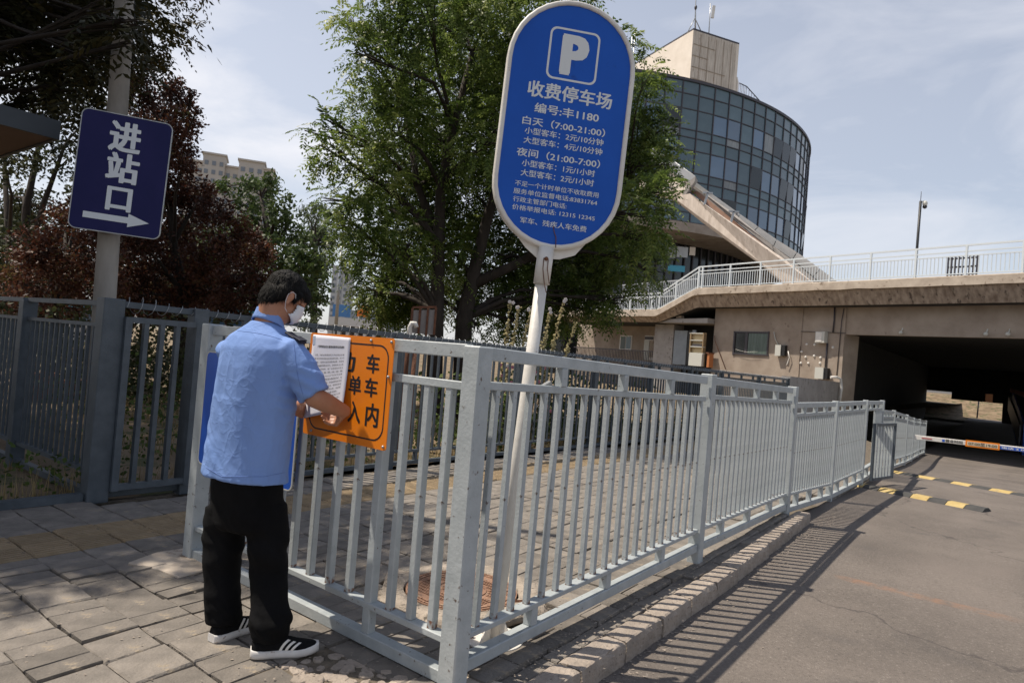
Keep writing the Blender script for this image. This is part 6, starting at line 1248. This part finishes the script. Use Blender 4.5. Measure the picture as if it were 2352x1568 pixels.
def hand(wr, dirn, pn, thumb, curl, spread=.022, base_curl=.25, L=1.0):
    "dirn along the palm, pn out of the palm side, thumb = unit vector towards the thumb"
    d = dirn.normalized(); t = thumb - d*thumb.dot(d); t.normalize(); p = d.cross(t); p = p if p.dot(pn) > 0 else -p
    body.cap(wr, .026, wr+d*.035, .026)
    for i, (off, ln) in enumerate(((1.35, .92), (.45, 1.0), (-.45, .93), (-1.35, .75))):
        k0 = wr+d*.02+t*off*.016; k1 = wr+d*.088*(1-.03*abs(off))+t*off*spread; body.cap(k0, .016, k1, .0125, 12)
        a = base_curl; q = k1; cd_ = d
        for seg, (l_, r0, r1) in enumerate(((.042, .0105, .0092), (.026, .0092, .0084), (.021, .0084, .0070))):
            a += curl[seg]; cd_ = d*math.cos(a)+p*math.sin(a); q2 = q+cd_*l_*ln*L; body.cap(q, r0, q2, r1, 10); q = q2
    b = wr+d*.022+t*.022; m1_ = b+(d*.55+t*.65+p*.35).normalized()*.040; body.cap(b, .016, m1_, .012, 12); m2_ = m1_+(d*.75+t*.15+p*.65).normalized()*.030; body.cap(m1_, .012, m2_, .0105, 10); m3_ = m2_+(d*.8-t*.15+p*.6).normalized()*.024; body.cap(m2_, .0105, m3_, .008, 10)
    return q
hdR = (V(772, 966, 3.20)-wrR); hand(wrR, hdR, V(750, 958, 3.27)-wrR, Vector((-.25, .85, .35)), (.75, .75, .4), base_curl=.25)
hdL = (V(704, 944, 3.42)-wrL); hand(wrL, hdL, Vector((.5, .6, -.7)), Vector((.1, .2, 1)), (.45, .5, .35))
# legs inside the trousers keep the body one figure
hipc = V(566, 1110, 3.07); kL, kR = V(509, 1310, 3.10), V(618, 1315, 3.01); aL, aR = Vector((-1.215, 3.075, .10)), Vector((-.965, 2.945, .10)); hL, hR = V(520, 1150, 3.11), V(612, 1150, 3.03)
for h_, k_, a_ in ((hL, kL, aL), (hR, kR, aR)): body.cap(h_+Z*.02, .060, k_, .045); body.cap(k_, .05, a_, .036)
remesh(body, 'body', M_['skin'], man, .0045, 4, .5)
# eyes barely seen
for sg in (1, -1): k = MB(); k.ell(H(.088, sg*.031, .010), (.010, .012, .010), MH, 12, 8); k.build('eye', M_['black'], man)
# hair
def hairfn(c, n_):
    return c+n_*(.0035*noise.noise(c*55)+.0022*noise.noise(c*130))
hm = MB(); hm.ell(H(-.012, 0, .034), (.098, .081, .088), MH, 28, 18); hm.ell(H(-.050, 0, -.022), (.054, .070, .074), MH, 24, 16); hm.ell(H(.046, 0, .056), (.054, .062, .046), MH); hm.ell(H(.064, .014, .052), (.034, .042, .042), MH)
for sg in (1, -1): hm.cap(H(.028, sg*.070, .03), .016, H(.022, sg*.076, -.010), .008); hm.ell(H(-.035, sg*.064, .0), (.035, .022, .045), MH)
hair_o = remesh(hm, 'hair', M_['hair'], man, .0045, 3, .5, hairfn)
hv = np.array([tuple(v.co) for v in hair_o.data.vertices]); hn = np.array([tuple(v.normal) for v in hair_o.data.vertices]); pick = rng.integers(0, len(hv), 15000)
# strands fall forward and down from the crown
crown = np.array(H(-.06, 0, .13)); P = hv[pick]; Nn = hn[pick]; fl = unit(P-crown); fl = unit(fl-Nn*(fl*Nn).sum(1, keepdims=True)+Nn*rng.uniform(.05, .28, (len(P), 1))+rng.normal(0, .16, P.shape)+np.array(-HU)*.2); ls = rng.uniform(.010, .024, len(P)); wv = unit(np.cross(fl, Nn))*.0007
tri = np.stack([P-wv, P+wv, P+fl*ls[:, None]+np.array([0, 0, -.15])*ls[:, None]], 1).reshape(-1, 3); hs_ = npmesh('hair_strands', tri, np.arange(len(tri)).reshape(-1, 3), M_['hair'], man); hs_['kind'] = 'stuff'
# mask
bm = bmesh.new(); g = []
for i in range(15):
    row = []
    for j in range(11):
        th = R_(-84+168*i/14); ph = -1+2*j/10; f_ = .032+.084*math.cos(th)**.6*(1-.16*abs(ph)**2.) if abs(math.cos(th)) > 1e-3 else .032
        u = -.038+ph*(.052-.022*(abs(th)/1.47)**2); row.append(bm.verts.new(H(f_+(.006*(j % 2) if abs(ph) < .8 else 0)-.010*(ph < -.8), math.sin(th)*.062, u)))
    g.append(row)
for i in range(14):
    for j in range(10): f_ = bm.faces.new((g[i][j], g[i+1][j], g[i+1][j+1], g[i][j+1])); f_.smooth = True
me = bpy.data.meshes.new('mask'); bm.to_mesh(me); bm.free(); mo = obj('face_mask', me, M_['mask'], man); md = mo.modifiers.new('t', 'SOLIDIFY'); md.thickness = .0015
for sg in (1, -1):
    k = MB(); k.tube([H(.040, sg*.062, -.010), H(.022, sg*.078, .0), H(.004, sg*.088, .016), H(-.014, sg*.090, .014), H(-.024, sg*.090, -.006), H(-.014, sg*.084, -.034), H(.010, sg*.070, -.060), H(.032, sg*.062, -.066)], .0013, 6); k.build('mask_strap', M_['mask'], man)
# shirt
def ering(c, w_, d_, n=36, tilt=Vector((0, 0, 0))): return [c+PR*w_*math.cos(a)*abs(math.cos(a))**-.12+PF*d_*math.sin(a)*abs(math.sin(a)+1e-6)**-.12+Z*(tilt.x*math.cos(a)+tilt.y*math.sin(a)) for a in [2*math.pi*(i+.5)/n for i in range(n)]]
rg = [((562, 1097), .221, .158), ((564, 1070), .215, .153), ((576, 1000), .208, .148), ((589, 900), .213, .147), ((597, 840), .217, .143), ((599, 800), .211, .130), ((601, 776), .178, .108), ((605, 760), .125, .088), ((610, 746), .080, .072), ((613, 738), .068, .064)]
st = MB(); st.rings([ering(V(x, y, 3.07), w_, d_, 36, Vector((0, -.012 if i < 2 else 0, 0))) for i, ((x, y), w_, d_) in enumerate(rg)])
st.tube([shR.lerp(nb, .35)-Z*.03, shR-Z*.004, shR.lerp(elR, .35)+Vector((.006, 0, 0)), shR.lerp(elR, .98)+Vector((.004, 0, .006))], [.060, .066, .076, .071], 24)
st.tube([shL.lerp(nb, .35)-Z*.03, shL, shL.lerp(elL, .5), shL.lerp(elL, .95)], [.060, .070, .076, .072], 24)
sdn = Vector((_sd.x, _sd.y, 0)).normalized()
def shirtfn(c, n_):
    q = Vector((c.x*1.0, c.y*1.0, c.z*.55)); low = max(0, min(1, (1.30-c.z)/.3))
    d = .0; m_ = noise.noise(q*9+Vector((3, 0, 0)))+.5*noise.noise(q*19)
    lf = max(0, min(1, .5-(c-tc_).dot(PR)*5))      # crumpled on his left side, smoother on the right
    d += .0055*m_*(.25+.75*low)*(.35+.65*lf)
    # vertical drag folds below the shoulder blades
    s_ = (c-tc_).dot(PR); d += .0055*math.sin(s_*30+1.2*noise.noise(q*3))*low*max(0, min(1, (c.z-.80)/.3))*.8
    d += .008*abs(noise.noise(Vector((c.x*8, c.y*8, c.z*15+c.x*14))))*(1 if c.z < 1.1 else .3)*(.3+.7*lf)
    ar = (c-elR).length
    if ar < .16: d += .003*math.sin(c.z*120+c.x*40)
    return c+n_*d
sh_o = remesh(st, 'shirt', M_['shirt'], man, .0075, 7, .5, shirtfn)
# hem band, yoke seam, collar, epaulette
co_ = MB(); cn = V(613, 741, 3.065); cr_ = []
for r, z in ((.0615, .038), (.068, .016), (.077, -.008), (.080, -.020), (.077, -.020), (.068, .008), (.060, .032)):
    cr_.append([cn+PR*r*math.cos(a)*1.0+PF*r*.95*math.sin(a)+Z*(z-.020*max(0, math.sin(a))-.35*r*math.sin(a)+.012) + PF*.012 for a in [2*math.pi*(i+.5)/28 for i in range(28)]])
co_.rings(cr_, cap=False); co = co_.build('collar', M_['shirt'], man)
ep0, ep1 = V(661, 766, 3.0), V(697, 793, 2.96); k = MB(); dr_ = (ep1-ep0); nn_ = Z*.8+PR*.35; k.beam(ep0+Z*.006, ep1+Z*.010, .042, .010, nn_.normalized(), .003); k.build('epaulette', M_['navyc'], man)
k = MB(); k.beam(ep0.lerp(ep1, .55)+Z*.016, ep1+Z*.020, .047, .006, nn_.normalized(), .002); k.build('epaulette_slide', M_['navyc'], man)
def surf(pt_, off=.002):
    ok, loc, nrm, _ = sh_o.closest_point_on_mesh(Vector(pt_)); return loc+nrm*off
def seam(px, Yd=2.9, r=.0011, nm='seam'):
    pts = []
    for x, y in px:
        o_ = CAM; d_ = ray(x, y).normalized(); ok, loc, nrm, _ = sh_o.ray_cast(o_, d_)
        if ok: pts.append(loc+nrm*.0005)
    if len(pts) > 2: k = MB(); k.tube(pts, r, 5, False); k.build(nm, mat('shirt seam', (.12, .20, .45), rough=.8) if 'shirt seam' not in bpy.data.materials else bpy.data.materials['shirt seam'], man)
seam([(540+i*6, 757.5+.004*(i*6-40)**2*.35+i*.9) for i in range(19)]); seam([(656+i*1.2, 790+.0*i+i*6.2-(i-6)**2*.0) for i in range(2)])
seam([(678-abs(i-3)*1.2*(i < 3)-i*.5+ (i*i)*.16, 783+i*10) for i in range(15)])
seam([(684+i*5.2, 927-i*2.6) for i in range(12)])
seam([(474+i*6, 1073+min(20, i*3.4)*1.05-(max(0, i-22))*1.2) for i in range(31)])
# trousers
tr = MB(); tr.rings([ering(V(x, y, 3.07), w_, d_, 32) for (x, y), w_, d_ in (((568, 1080), .182, .118), ((568, 1120), .188, .124), ((566, 1165), .190, .124), ((564, 1200), .189, .120), ((563, 1212), .17, .10))])
def leg(h_, k_, a_, out): 
    c0 = a_+Vector((0, 0, .03)); tr.tube([h_-Z*.02, h_.lerp(k_, .35), k_, k_.lerp(c0, .45), k_.lerp(c0, .8), c0+Vector((0, 0, .012)), c0-Vector((0, 0, .058))], [.090, .094, .083, .079, .078, .084, .080], 28)
leg(hL, kL, aL+Vector((-.005, 0, 0)), -1); leg(hR, kR, aR+Vector((.005, .005, 0)), 1)
def trfn(c, n_):
    kn = math.exp(-((c.z-.42)/.10)**2)+1.5*math.exp(-((c.z-.15)/.07)**2)+.3
    return c+n_*(.010*noise.noise(Vector((c.x*7, c.y*7, c.z*16)))*kn+.005*noise.noise(Vector((c.x*16, c.y*16, c.z*30+c.x*30)))*kn)
remesh(tr, 'trousers', M_['trouser'], man, .0085, 5, .5, trfn)
# shoes
def shoe(heel, az_, L=.285):
    f = DV(az_); r_ = Vector((f.y, -f.x, 0)); so2 = bpy.data.objects.new('shoe', None); so2.empty_display_size = .05; put(so2, man, Matrix.Translation(heel))
    def hw(t): return lerpt([(0, .018), (.04, .030), (.15, .035), (.4, .036), (.68, .047), (.85, .042), (.95, .027), (1, .010)], t)
    def ht(t): return lerpt([(0, .06), (.1, .088), (.3, .092), (.45, .085), (.65, .062), (.85, .046), (.95, .036), (1, .028)], t)
    def rise(t): return .010*max(0, t-.75)/.25+.004*max(0, .1-t)/.1
    ts = [0, .03, .08, .18, .3, .42, .55, .68, .8, .88, .94, .98, 1]
    k = MB(); k.rings([[heel+f*(L*t)+r_*(hw(t)+.006)*x+Z*(rise(t)+z) for x, z in ((-.9, .001), (-1.03, .012), (-1, .030), (-.85, .036), (.85, .036), (1, .030), (1.03, .012), (.9, .001))] for t in ts]); k.build('sole', M_['sole'], so2)
    def up(t, a, o=0): return heel+f*(L*(.012+.972*t))+r_*(hw(t)+.001+o)*math.cos(a)+Z*(rise(t)+.030+(ht(t)-.026+o)*max(0, math.sin(a))**.75)
    k = MB(); k.rings([[up(t, math.pi*i/16) for i in range(17)] for t in ts], cap=True, closed=False); k.build('upper', M_['shoe'], so2)
    for sg in (0, 1):
        for j in range(3):
            t0 = .40+.085*j; k = MB(); g_ = []
            for i in range(9):
                a = (.04+.95*i/8); tt = t0-.0+(.13*(i/8)) ; aa = a if sg == 0 else math.pi-a; g_.append([k.bm.verts.new(up(tt+dt, aa, .0022)) for dt in (0, .042)])
            for i in range(8): k.bm.faces.new((g_[i][0], g_[i][1], g_[i+1][1], g_[i+1][0]))
            k.build('stripe', M_['white'], so2)
shoe(Vector((-1.02, 2.90, 0.002)), 69, .285); shoe(Vector((-1.235, 3.0, .002)), 32, .275)
